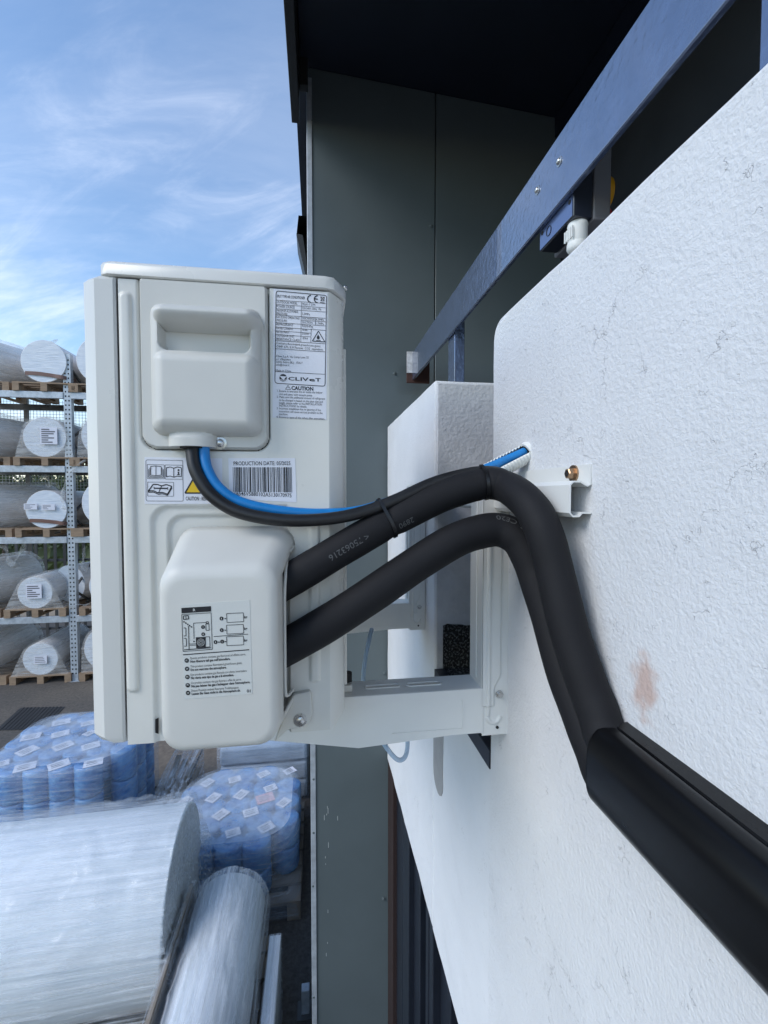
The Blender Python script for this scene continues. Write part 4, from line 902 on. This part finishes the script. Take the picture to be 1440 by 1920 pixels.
cp_ += [(WX - .022, zt_ - .0950), (WX - .005, zt_ - .0965)]
yC = .455
obj('cover_rim', sheet_profile(cp_, .0034, yC - .0012, yC + .0006), 'trunk_black', tr, smooth=40)
tc_ = obj('cover', sheet_profile(cp_, .0022, -.6, yC), 'trunk_black', tr, smooth=40)

# ---------------------------------------------------------------- clear drain hose
hs = [P(697, 1180, Y=1.15), P(692, 1200, Y=1.12), P(684, 1240, Y=1.10), P(682, 1290, Y=1.08), P(700, 1360, Y=1.06), P(722, 1398, Y=1.05), P(745, 1424, Y=1.05), P(760, 1418, Y=1.06), P(764, 1390, Y=1.08), P(757, 1350, Y=1.10), P(740, 1320, Y=1.12)]
dh = thing('drain_hose', 'pale blue clear drain hose looping below the bracket arms', 'hose', hs[0]); obj('tube', MB().tube(spline(hs, 8), .0055, 14), 'hose_clear', dh, smooth=70)

# ================================================================ YARD
random.seed(5)
def make_pallet(wx, wy, label, group, loc, rz=0., wood='wood'):
    t = thing('wooden_pallet', label, 'pallet', loc, rz, group); hx, hy = wx / 2, wy / 2
    for k in range(7):
        y = -hy + .05 + k * (wy - .10) / 6; obj('deck_board', MB().box(-hx, hx, y - .05, y + .05, .122, .144), wood, t, local=True)
    for x in (-hx + .05, 0, hx - .05):
        obj('stringer', MB().box(x - .05, x + .05, -hy, hy, .100, .1215), wood, t, local=True)
        obj('bottom_board', MB().box(x - .05, x + .05, -hy, hy, 0, .022), wood, t, local=True)
        for y in (-hy + .072, 0, hy - .072): obj('block', MB().box(x - .05, x + .05, y - .07, y + .07, .0225, .0995), wood, t, local=True)
    return t
_pp = {}
def pallet(wx, wy, label, group, loc, rz=0., wood='wood'):
    if (wx, wy, wood) not in _pp: _pp[(wx, wy, wood)] = make_pallet(wx, wy, label, group, loc, rz, wood); return _pp[(wx, wy, wood)]
    c = copy_tree(_pp[(wx, wy, wood)]); c.location = loc; c.rotation_euler = (0, 0, rz); c['label'] = label; c['group'] = group; return c

def hull2(pts):
    pts = sorted(set(pts)); lo = []; up = []
    for seq, o in ((pts, lo), (pts[::-1], up)):
        for p in seq:
            while len(o) > 1 and (o[-1][0] - o[-2][0]) * (p[1] - o[-2][1]) - (o[-1][1] - o[-2][1]) * (p[0] - o[-2][0]) <= 0: o.pop()
            o.append(p)
    return lo[:-1] + up[:-1]
def resample(poly, n):
    L = [math.dist(poly[i], poly[(i + 1) % len(poly)]) for i in range(len(poly))]; T_ = sum(L); o = []
    for k in range(n):
        s = T_ * k / n; i = 0
        while s > L[i] and i < len(L) - 1: s -= L[i]; i += 1
        a, b = poly[i], poly[(i + 1) % len(poly)]; f = s / L[i]; o.append((a[0] + (b[0] - a[0]) * f, a[1] + (b[1] - a[1]) * f))
    return o
def tent(r, zc, hw, z0, L, amp=.012, n=96, m=34, sag=.03, seed=0., flare=0.):
    """film pulled over a lying roll (axis local Y, front at y = 0) and down to the pallet edges"""
    rf = r + max(.012, amp * 1.9); circ = [(rf * math.cos(2 * math.pi * k / 40), zc + rf * math.sin(2 * math.pi * k / 40)) for k in range(40)]
    poly = resample(hull2(circ + [(-hw, z0), (hw, z0)]), n); loops = []
    for j in range(m + 1):
        y = -.008 + (L + .016) * j / m; ring = []
        for x, z in poly:
            en = min(1, j / 3, (m - j) / 3); d = noise.noise_vector(Vector((x * 2.2 + seed, y * 2.2, z * 2.2))) * amp + noise.noise_vector(Vector((x * 8 + seed, y * 3, z * 8))) * amp * .5
            if amp > .012:                                   # creases where the film gathers
                cr_k = max(0, 1 - abs(noise.noise(Vector((x * 2.6 + seed, y * 3.2 + z * 1.5, z * 2.6))) * 4)); rad_ = Vector((x, 0, z - zc)).normalized(); d += rad_ * (amp * .55 * cr_k * cr_k)
            d.y *= en
            dist = math.hypot(x, z - zc) - r; pull = max(0, dist) * sag * 3
            y_ = y - flare * max(0, 1 - j / 5) * max(0, 1 - (z - z0) / (1.5 * r)) ** 1.3
            ring.append(Vector((x * (1 - pull), y_, z)) + Vector((d.x, d.y, d.z if z > z0 + .02 else 0)))
        loops.append(ring)
    mb = MB().loft(loops, False, False)
    for ring, s in ((loops[0], -1), (loops[-1], 1)):               # closed ends: fan to the middle
        o = len(mb.v); c = sum(ring, Vector()) / len(ring); mid = [c.lerp(p, .55) + Vector((0, s * .004, 0)) for p in ring]; mid = [Vector((q_.x, q_.y * 1. if s > 0 else (-.010 - flare * max(0, 1 - (q_.z - z0) / (1.5 * r)) ** 1.3), q_.z)) for q_ in mid]; c.y = c.y if s > 0 else -.010 - flare * max(0, 1 - (c.z - z0) / (1.5 * r)) ** 1.3; mb.v += list(ring) + mid + [c]
        k = len(ring)
        for i in range(k): j = (i + 1) % k; mb.f += [(o + i, o + j, o + k + j, o + k + i), (o + k + i, o + k + j, o + 2 * k)]
    return mb
def paper_roll(loc, rz, r, L, label, hw=None, wrap='roll_wrap_cream', face='roll_face', filmmat='film_y', sheet_=None, strap=False, group='paper rolls on the rack', z0=0., amp=.012, seed=0., core=True, flare=0.):
    t = thing('paper_roll', label, 'paper roll', loc, rz, group)
    e_ = .012 if r > .45 else .006; prof = [(0, 0), (0, r - e_), (e_ * .3, r - e_ * .3), (e_, r), (L - e_, r), (L - e_ * .3, r - e_ * .3), (L, r - e_), (L, 0)]
    b = MB(); n = 96 if r > .45 else 48; vs = []; fs = []
    for (y, q) in prof[1:7]:
        for k in range(n): a = 2 * math.pi * k / n; vs.append((q * math.cos(a), y, r + q * math.sin(a)))
    for j in range(5):
        for k in range(n): fs.append((j * n + k, j * n + (k + 1) % n, (j + 1) * n + (k + 1) % n, (j + 1) * n + k))
    b.add(vs, fs); obj('wrapping', b, wrap, t, local=True, smooth=70)
    for y, s in ((0, 1), (L, -1)):
        e = MB().add([((r - e_) * math.cos(2 * math.pi * k / n), y, r + (r - e_) * math.sin(2 * math.pi * k / n)) for k in range(n)], [tuple(range(n))]); obj('end_disc', e, face, t, local=True)
    if hw: obj('stretch_film', tent(r, r, hw, z0, L, amp, seed=seed, flare=flare), filmmat, t, local=True, smooth=180)
    if sheet_:
        for (x, z, w_, h_, lines) in sheet_:
            lb = obj('paper_label', MB().box(x - w_ / 2, x + w_ / 2, -.034, -.030, r + z - h_ / 2, r + z + h_ / 2), 'paper', t, local=True)
            if lines:
                mb = MB()
                for k in range(lines):
                    zz_ = r + z + h_ / 2 - (k + 1) * h_ / (lines + 1); x0 = x - w_ * .42; x1 = x + w_ * random.uniform(-.1, .42); mb.box(x0, x1, -.0352, -.0345, zz_ - h_ * .035, zz_ + h_ * .035)
                obj('label_print', mb, 'ink_grey', lb, local=True)
    if strap:
        pts = [Vector((-r * .80, -.006, r * .42)), Vector((-r * .2, -.016, r * .40)), Vector((r * .4, -.014, r * .33)), Vector((r * .93, -.004, r * .25)), Vector((r * 1.02, .30, r * .3))]
        mb = MB(); s = spline(pts, 6); rows = [[p + Vector((0, -.002, -.03)), p + Vector((0, -.002, .03))] for p in s]; mb.loft(rows, False, False, closed=False); o = obj('strap', mb, 'strap_brown', t, local=True); so = o.modifiers.new('t', 'SOLIDIFY'); so.thickness = .002
    return t

# ---------------------------------------------------------------- pallet rack
foot = P(140, 1277, Z=0); FY = foot.y; UX = foot.x; RD = 1.15
rk = thing('pallet_rack', 'galvanised pallet rack with perforated uprights and white rolls on it', 'rack', (UX, FY, 0))
LV = [P(140, y, Y=FY).z for y in (1160, 1012, 880, 742)]; ztop = P(140, 664, Y=FY).z
bays = (UX - 2.75, UX, UX + 2.75)
for x in bays:
    for y in (FY, FY + RD):
        up = obj('upright', MB().add([(x - .058, y, 0), (x + .058, y, 0), (x + .058, y + .09, 0), (x + .040, y + .09, 0), (x + .040, y + .006, 0), (x - .040, y + .006, 0), (x - .040, y + .09, 0), (x - .058, y + .09, 0)] + [(x - .058, y, ztop), (x + .058, y, ztop), (x + .058, y + .09, ztop), (x + .040, y + .09, ztop), (x + .040, y + .006, ztop), (x - .040, y + .006, ztop), (x - .040, y + .09, ztop), (x - .058, y + .09, ztop)],
            [(i, (i + 1) % 8, 8 + (i + 1) % 8, 8 + i) for i in range(8)]), 'galv', rk)
        if y == FY:
            mb = MB(); z = .12
            while z < ztop - .05:
                for sx_ in (-.026, .026): mb.box(x + sx_ - .011, x + sx_ + .011, y - .0016, y + .001, z, z + .026)
                z += .075
            obj('perforations', mb, 'hole', up)
        obj('foot_plate', MB().box(x - .10, x + .10, y - .04, y + .13, 0, .010), 'galv', rk)
    z = .3; k = 0
    while z < ztop - .7:
        a, b = (FY + .06, FY + RD + .03) if k % 2 == 0 else (FY + RD + .03, FY + .06)
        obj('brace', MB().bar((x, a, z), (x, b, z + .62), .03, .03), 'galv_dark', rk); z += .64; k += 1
for z in LV:
    for i in range(2):
        for y in (FY - .012, FY + RD + .045):
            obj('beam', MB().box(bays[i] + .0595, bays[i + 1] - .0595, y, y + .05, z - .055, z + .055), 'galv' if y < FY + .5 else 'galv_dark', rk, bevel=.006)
for x in (P(55, 900, Y=FY + RD + .25).x, P(55, 900, Y=FY + RD + .25).x - 2.4):
    obj('mesh_post', MB().box(x - .035, x + .035, FY + RD + .20, FY + RD + .25, 0, ztop - .2), 'galv_dark', rk)
mb = MB(); mx0, mx1 = UX - 3.4, UX + 2.75; mz0, mz1 = P(60, 1005, Y=FY + RD + .27).z, P(60, 750, Y=FY + RD + .27).z; y = FY + RD + .265
x = mx0
while x < mx1: mb.box(x, x + .006, y, y + .005, mz0, mz1); x += .058
z = mz0
while z < mz1: mb.box(mx0, mx1, y - .005, y - .0005, z, z + .006); z += .058
stuff(obj('wire_mesh', mb, 'mesh_white', rk))

names = ['the ground', 'the lowest shelf', 'the second shelf', 'the third shelf', 'the top shelf']
zs = [0.0] + [z + .056 for z in LV]
cen = [(77, 1235, 43), (67, 1112, 30), (88, 955, 43), (85, 820, 43), (83, 678, 44)]
lab_sheets = [[(.02, .0, .20, .14, 4)], [(.0, .03, .24, .24, 6)], [(-.22, .05, .2, .1, 4), (.05, .04, .2, .1, 4)], [(.08, .02, .26, .28, 7)], []]
for lv in range(5):
    cx_, cy_, rp_ = cen[lv]; zb_ = zs[lv]; pzt = zb_ + .144
    X0 = P(cx_, cy_, Y=FY).x; r = rp_ * (P(cx_, cy_, Y=FY) - Vector((0, 0, H))).dot(_F) / FPX
    zc_ = P(cx_, cy_, Y=FY).z; r = max(.26, min(.43, zc_ - pzt)) if lv != 1 else .27
    pallet(.95, 1.2, 'wooden pallet on %s of the rack, left of the perforated upright' % names[lv], 'pallets on the rack', (X0, FY + .56, zb_))
    paper_roll((X0, FY - .02, pzt), 0, r, 1.15, 'white wrapped paper roll on %s of the rack, left of the perforated upright' % names[lv], hw=.46 if lv in (1, 3, 0) else None, sheet_=lab_sheets[lv], strap=lv in (2, 4), seed=lv * 3.3, amp=.015)
    # left neighbour, set back and turned
    XL_ = X0 - 1.02
    pallet(.95, 1.2, 'wooden pallet at the left edge, on %s of the rack' % names[lv], 'pallets on the rack', (XL_, FY + .60, zb_))
    paper_roll((XL_ - .12, FY + (.25 if lv in (2, 4) else .05), pzt), R((-10, -20, -32, -16, -24)[lv]), (.34, .40, .37, .36, .39)[lv], 1.1, 'cream wrapped paper roll at the left edge, on %s of the rack' % names[lv], hw=.46, seed=20 + lv * 2.1, amp=.03)
    XR_ = UX + .56 + (.03 if lv in (1, 2) else 0)
    pallet(.95, 1.2, 'wooden pallet right of the perforated upright, on %s of the rack' % names[lv], 'pallets on the rack', (XR_, FY + .56, zb_))
    paper_roll((XR_, FY + .05 * (lv % 2), pzt), R((0, 4, -3, 2, 0)[lv]), (.40, .34, .42, .38, .41)[lv], 1.15, 'white paper roll right of the perforated upright, on %s of the rack' % names[lv], hw=.46 if lv in (0, 3) else None, seed=40 + lv, amp=.015)
# big roll behind the small one on the lowest shelf
paper_roll((P(135, 1100, Y=FY + .5).x, FY + .42, zs[1] + .144), R(-20), .33, .9, 'large cream wrapped roll behind the small roll on the lowest shelf', hw=None, seed=71., group=None)
# film gathered on top of the upper roll
def ribbon(pts, wd, label, name='loose_film', m='film_y'):
    s = spline(pts, 10); mb = MB(); rows = []
    for k, p in enumerate(s):
        a = noise.noise(p * 3.0) * 2.5; d = Vector((math.cos(a), .3, math.sin(a))).normalized() * (wd * (.5 + .35 * math.sin(k * .5))); rows.append([p - d * .5, p, p + d * .5])
    mb.loft(rows, False, False, closed=False); o = obj(name, mb, m, None, smooth=180); so = o.modifiers.new('t', 'SOLIDIFY'); so.thickness = .0012
    tag(o, label, 'plastic film', 'loose film on the rack'); return o
ribbon([P(160, 862, Y=FY - .03), P(140, 878, Y=FY - .04), P(124, 900, Y=FY - .05), P(117, 935, Y=FY - .05), P(120, 955, Y=FY - .05)], .09, 'loose strip of film hanging across the upright below the third shelf')
ribbon([P(84, 890, Y=FY + .8), P(92, 905, Y=FY + .8), P(90, 915, Y=FY + .8)], .12, 'short twisted strip of film under the third shelf beam')
ribbon([P(2, 1022, Y=FY + .3), P(15, 1040, Y=FY + .3), P(24, 1062, Y=FY + .3)], .16, 'pale film tail at the left edge under the second shelf')
ribbon([P(48, 1020, Y=FY + .5), P(36, 1040, Y=FY + .45), P(24, 1062, Y=FY + .4)], .12, 'film strand slanting from the second shelf beam to the left roll')
ribbon([P(160, 1025, Y=FY + .5), P(156, 1050, Y=FY + .45), P(160, 1075, Y=FY + .4)], .15, 'film strip hanging right of the upright under the second shelf')
ribbon([P(134, 1142, Y=FY - .05), P(140, 1134, Y=FY - .1), P(152, 1133, Y=FY - .05), P(165, 1134, Y=FY)], .12, 'crumpled film bundled round the upright at the lowest shelf')
ribbon([P(80, 652, Y=FY + .2), P(92, 640, Y=FY + .2), P(104, 643, Y=FY + .25)], .22, 'knot of film standing up on the top roll')

# ---------------------------------------------------------------- bar fence and hedge beyond
fn = thing('bar_fence', 'dark upright bar fence behind the pallet rack', 'fence', (UX - 2, FY + 2.4, 0)); y = FY + 2.4
for k in range(5):
    x = UX - 5.5 + k * 2.2; obj('post', MB().box(x - .04, x + .04, y - .02, y + .06, 0, 2.35), 'fence_dark', fn)
for z in (.25, 1.75): obj('rail', MB().box(UX - 5.5, UX + 3.3, y + .012, y + .05, z, z + .05), 'fence_dark', fn)
mb = MB(); x = UX - 5.5
while x < UX + 3.3: mb.box(x - .028, x + .028, y - .012, y + .011, .05, 2.25); x += .19
stuff(obj('bars', mb, 'fence_dark', fn))
HY = 20.5
hg = thing('hedge', 'dense dark green hedge far behind the rack and fence', 'hedge', (-8, HY, 0)); random.seed(3)
mb = MB()
for k in range(22000):
    x = random.uniform(-19, 4); top = 4.0 + .25 * noise.noise(Vector((x * .9, 1.7, 0))) + .18 * noise.noise(Vector((x * 3.1, 4.2, 0))); z = random.uniform(.1, 1) ** .6 * top
    dpt = noise.noise(Vector((x * 1.6, z * 1.6, 3.3))) * .5; yy = HY + dpt + random.uniform(-.15, .35)
    s = random.uniform(.05, .11); a = random.uniform(0, 6.3); b = random.uniform(-1, 1)
    u = Vector((math.cos(a), b * .5, math.sin(a))) * s; v = Vector((-math.sin(a), random.uniform(-1, 1) * .8, math.cos(a))) * s * .55; c = Vector((x, yy, z))
    mb.add([c - u, c + v, c + u, c - v], [(0, 1, 2, 3)])
stuff(obj('foliage', mb, 'leaf', hg)); mb = MB()
for j in range(33):
    for i in range(70): pass
vs = []; fs = []
for j in range(13):
    for i in range(70):
        x = -19 + 23 * i / 69; z = 3.75 * j / 12; vs.append((x, HY + .35 + noise.noise(Vector((x * 1.6, z * 1.6, 3.3))) * .5, z + (.2 * noise.noise(Vector((x * .9, 1.7, 0))) if j == 12 else 0)))
for j in range(12):
    for i in range(69): a = j * 70 + i; fs.append((a, a + 1, a + 71, a + 70))
obj('inner_growth', MB().add(vs, fs), 'leaf', hg)
for k in range(9): obj('trunk', MB().cyl((-18 + k * 2.6, HY + .2, 0), (-18 + k * 2.6 + .1, HY + .2, 2.2), .09, 8, .05), 'bark', hg)

# ---------------------------------------------------------------- big film wrapped roll in the foreground
r1 = .50; c1 = P(338, 1690, Y=2.96); xe = -.86
pallet(1.3, 1.1, 'pallet under the big film wrapped roll in the foreground', 'pallets in the yard', (xe - .55, 2.98, 0), 0, 'wood_grey')
t1 = paper_roll((xe, 2.98, .144), R(90) - R(-3), r1, 1.25, 'big white roll wrapped in clear film, lower left foreground', hw=.60, wrap='roll_wrap_x', filmmat='film_x2', group=None, amp=.022, seed=5.) if False else None
film('roll_wrap_big', (.7, .7, .7), (6, .3, 7), 0, 1, solid=(.68, .74, .78), white=(.84, .87, .89), rough=.5, sc0=2.5)
film('film_big', (.84, .88, .93), (12, .22, 14), .02, .60, rough=.12, sc0=2.6, c0=.44, c1=.62)
t1 = paper_roll((xe, 2.98, .144), R(92), r1, 1.28, 'big white roll wrapped in clear film, lower left foreground', hw=.58, wrap='roll_wrap_big', face='roll_end', filmmat='film_big', group=None, amp=.021, seed=5., flare=.20)
obj('delivery_note', MB().add([(r1 * math.cos(a) * 1.03, y_, r1 + r1 * math.sin(a) * 1.03) for y_ in (.08, .30) for a in [R(-8 - 6 * k) for k in range(6)]], [(k, k + 1, k + 7, k + 6) for k in range(5)]), 'paper', t1, local=True)
# crumpled film hoods thrown over the foreground rolls
mat('film_crisp', (.86, .90, .95), .06, alpha=.13, spec=.8)
def hood(t, r, L, a0, a1, lift, amp, seed):
    vs = []; fs = []; na, ny_ = 90, 110
    for j in range(ny_ + 1):
        y = -.010 + (L + .02) * j / ny_
        for i in range(na + 1):
            a = R(a0 + (a1 - a0) * i / na); q = Vector((math.cos(a) * 2.2 + seed, y * 2.4, math.sin(a) * 2.2))
            f1 = 1 - min(1, abs(noise.noise(q)) * 5); f2 = 1 - min(1, abs(noise.noise(q * 2.3 + Vector((3, 9, 4)))) * 4); f3 = noise.noise(q * 1.1)
            rr = r + lift + amp * (1.0 * f1 * f1 + .6 * f2 * f2 + .5 * f3); vs.append((rr * math.cos(a), y, r + rr * math.sin(a)))
    for j in range(ny_):
        for i in range(na): k = j * (na + 1) + i; fs.append((k, k + 1, k + na + 2, k + na + 1))
    obj('film_hood', MB().add(vs, fs), 'film_crisp', t, local=True, smooth=180)
hood(t1, r1, 1.28, -35, 165, .046, .020, 2.)
# second roll pointing away, lower, with its slatted cradle board
film('roll_wrap_side', (.7, .7, .7), (6, .5, 6), 0, 1, solid=(.50, .54, .57), white=(.78, .81, .83), rough=.5, sc0=3.)
pallet(.52, 1.1, 'lower pallet of the pair under the small wrapped roll', 'pallets in the yard', (-.575, 2.42, 0), 0, 'wood_grey')
pallet(.52, 1.1, 'upper pallet of the pair under the small wrapped roll', 'pallets in the yard', (-.575, 2.42, .1445), 0, 'wood_grey')
t2 = paper_roll((-.575, 1.80, .289), 0, .218, 1.2, 'smaller film wrapped roll lying towards the camera beside the big roll', hw=.235, z0=-.28, wrap='roll_wrap_side', face='roll_end', filmmat='film_big', group=None, amp=.014, seed=9.)
hood(t2, .218, 1.2, -20, 200, .030, .012, 7.)
bd = thing('edge_board', 'upright board wrapped in film between the two foreground rolls', 'board', (-.80, 2.4, 0)); obj('plank', MB().box(-.822, -.800, 1.85, 2.98, .0, .70), 'wood_grey', bd); obj('film_sleeve', MB().box(-.830, -.792, 1.84, 2.99, .0, .708), 'film_big', bd)
bd = thing('flat_bundle', 'thin flat bundle in film standing next to the teal column', 'bundle', (-.2, 2.3, 0)); obj('core_sheet', MB().box(-.300, -.235, 1.7, 2.75, .0, .50), 'roll_wrap_side', bd); obj('film_sleeve', MB().box(-.308, -.227, 1.69, 2.76, .0, .508), 'film_big', bd, bevel=.01)

# ---------------------------------------------------------------- pallets of blue packs under film
def rr_loop(x0, x1, y0, y1, r, z, n=7): return [Vector((x, y, z)) for x, y in rrect(x0, x1, y0, y1, r, n)]
def pack_mesh(rad, h):
    pr = [(0, rad * .78), (.012, rad * .93), (.035, rad), (h - .02, rad), (h - .007, rad * .975), (h - .001, rad * .92), (h, rad * .34), (h - .008, rad * .26)]
    return MB().lathe((0, 0, 0), (0, 0, 1), pr, 14)
def pack_load(label, plabel, x0, x1, y0, y1, nx, ny, layers, htot, seed, labels):
    random.seed(seed); t = thing('wrapped_pallet_load', label, 'pallet load', ((x0 + x1) / 2, (y0 + y1) / 2, .144), 0)
    pallet(round(x1 - x0, 2), round(y1 - y0, 2), plabel, 'pallets in the yard', ((x0 + x1) / 2, (y0 + y1) / 2, 0), 0, 'wood_grey')
    h = (htot - .144) / layers; dx = (x1 - x0 - .06) / nx; dy = (y1 - y0 - .06) / ny; rad = min(dx, dy) * .5; first = None; cxm, cym = (x0 + x1) / 2, (y0 + y1) / 2
    for l in range(layers):
        for i in range(nx):
            for j in range(ny):
                if l < layers - 1 and 0 < i < nx - 1 and 0 < j < ny - 1: continue
                if (i in (0, nx - 1)) and (j in (0, ny - 1)) : continue       # cut corners, as the film is rounded there
                p = ((i - (nx - 1) / 2) * dx, (j - (ny - 1) / 2) * dy, l * h)
                if first is None: first = obj('blue_pack', pack_mesh(rad * 1.10, h), 'pack_blue', t, local=True, smooth=60); o = first
                else: o = first.copy(); COL.objects.link(o)
                o.location = p; o.rotation_euler = (0, 0, random.uniform(0, 6))
    hx, hy = (x1 - x0) / 2, (y1 - y0) / 2; loops = []
    def ring(z, ins, rr_, wob):
        o = []
        for p in rr_loop(-hx + ins, hx - ins, -hy + ins, hy - ins, rr_, z, 8):
            d = noise.noise_vector(Vector((p.x * 4 + seed, p.y * 4, z * 6))) * wob; o.append(p + Vector((d.x, d.y, d.z * .6)))
        return o
    H2 = htot - .144; cr = min(.30, rad * 2.6)
    for z, ins, wob in ((-.13, -.01, .006), (-.02, .0, .01), (.05, .015, .012), (H2 * .3, .018, .014), (H2 * .6, .016, .014), (H2 - .07, .014, .012), (H2 - .02, .020, .01), (H2 + .012, .045, .008), (H2 + .024, .09, .006)): loops.append(ring(z, ins, cr if z > .0 else .05, wob))
    mb = MB().loft(loops, False, False); obj('stretch_film', mb, 'film_load', t, local=True, smooth=180)
    last = loops[-1]; caps = [last]
    for f in (.86, .7, .55, .4, .25, .1):
        caps.append([Vector((p.x * f, p.y * f, H2 + .026 + .012 * noise.noise(Vector((p.x * f * 5, p.y * f * 5, seed))) + .005 * noise.noise(Vector((p.x * f * 14, p.y * f * 14, seed))))) for p in last])
    obj('film_hood', MB().loft(caps, False, True), 'film_top', t, local=True, smooth=180)
    for (px, py, s, m_) in labels:
        c = P(px, py, Z=htot + .026) - Vector((cxm, cym, .144)); a = R(random.uniform(15, 60)); u = Vector((math.cos(a), math.sin(a), 0)) * s; v = Vector((-math.sin(a), math.cos(a), 0)) * s * .8
        c.z = H2 + .006
        mb = MB().add([c - u - v, c + u - v, c + u + v, c - u + v], [(0, 1, 2, 3)]); mb.add([q_ - Vector((0, 0, .002)) for q_ in mb.v[:4]], [(3, 2, 1, 0)]); lb = obj('paper_label', mb, m_, t, local=True)
        pm = MB()
        for k in range(3):
            o_ = c + v * (.45 - .45 * k) - u * .7; pm.quad(o_ - v * .07 + Vector((0, 0, .0012)), o_ + u * random.uniform(.7, 1.3) - v * .07 + Vector((0, 0, .0012)), o_ + u * 1.2 + v * .07 + Vector((0, 0, .0012)), o_ + v * .07 + Vector((0, 0, .0012)))
        obj('label_print', pm, 'ink_grey', lb, local=True)
    return t
pack_load('film wrapped load of blue packs standing next to the teal column', 'pallet under the blue packs next to the teal column', -1.22, -.14, 3.36, 4.48, 5, 5, 2, .56, 3,
          [(389, 1463, .055, 'paper'), (440, 1457, .055, 'paper'), (494, 1447, .055, 'paper'), (543, 1441, .055, 'paper'), (348, 1497, .055, 'paper'), (400, 1491, .060, 'paper'), (452, 1485, .060, 'paper'), (507, 1473, .055, 'paper'), (497, 1492, .075, 'pink_paper'), (532, 1500, .055, 'paper'), (414, 1522, .06, 'paper'), (470, 1518, .06, 'paper'), (360, 1526, .05, 'paper'), (437, 1556, .055, 'paper'), (499, 1546, .06, 'paper'), (380, 1565, .05, 'paper')])
pack_load('tall film wrapped load of blue packs left of the air conditioner corner', 'pallet under the tall load of blue packs', -2.82, -1.60, 3.93, 5.05, 6, 5, 3, .95, 8,
          [(115, 1350, .075, 'paper'), (58, 1377, .075, 'paper'), (113, 1372, .07, 'paper'), (165, 1352, .06, 'paper'), (51, 1403, .075, 'paper'), (118, 1394, .075, 'paper'), (170, 1394, .07, 'paper'), (47, 1433, .075, 'paper'), (110, 1429, .075, 'paper'), (175, 1425, .07, 'paper'), (0, 1428, .06, 'paper'), (168, 1370, .05, 'paper')])
# film wrapped empty pallet between the loads, and a pale wrapped stack behind
ep = thing('wrapped_pallet_stack', 'slanting film wrapped slats between the two blue loads', 'pallet stack', (-1.40, 4.4, 0))
for k in range(4): obj('slat', MB().bar((-1.47 + k * .065, 4.0, .10 + .02 * k), (-1.47 + k * .065, 5.0, .42 - .05 * k), .05, .025), 'wood_grey', ep)
obj('stretch_film', MB().prism([(3.95, .02), (5.05, .02), (5.05, .52), (4.5, .50), (3.95, .24)], lambda p, k: (-1.51 if k == 0 else -1.22, p[0], p[1])), 'film_big', ep, bevel=.03)
ws = thing('wrapped_stack', 'pale film wrapped stack behind the blue packs near the teal column', 'stack', (-.55, 5.3, 0))
mat('stack_pale', (.34, .42, .52), .4, var=.2, vscale=5)
for k in range(3): obj('layer', MB().box(-1.0, -.12, 4.72, 5.7, .02 + k * .20, .21 + k * .20), 'stack_pale', ws, bevel=.03)
obj('stretch_film', MB().loft([rr_loop(-1.03, -.09, 4.69, 5.73, .06, z) for z in (.0, .2, .4, .63)], False, True), 'film_load', ws, smooth=40)
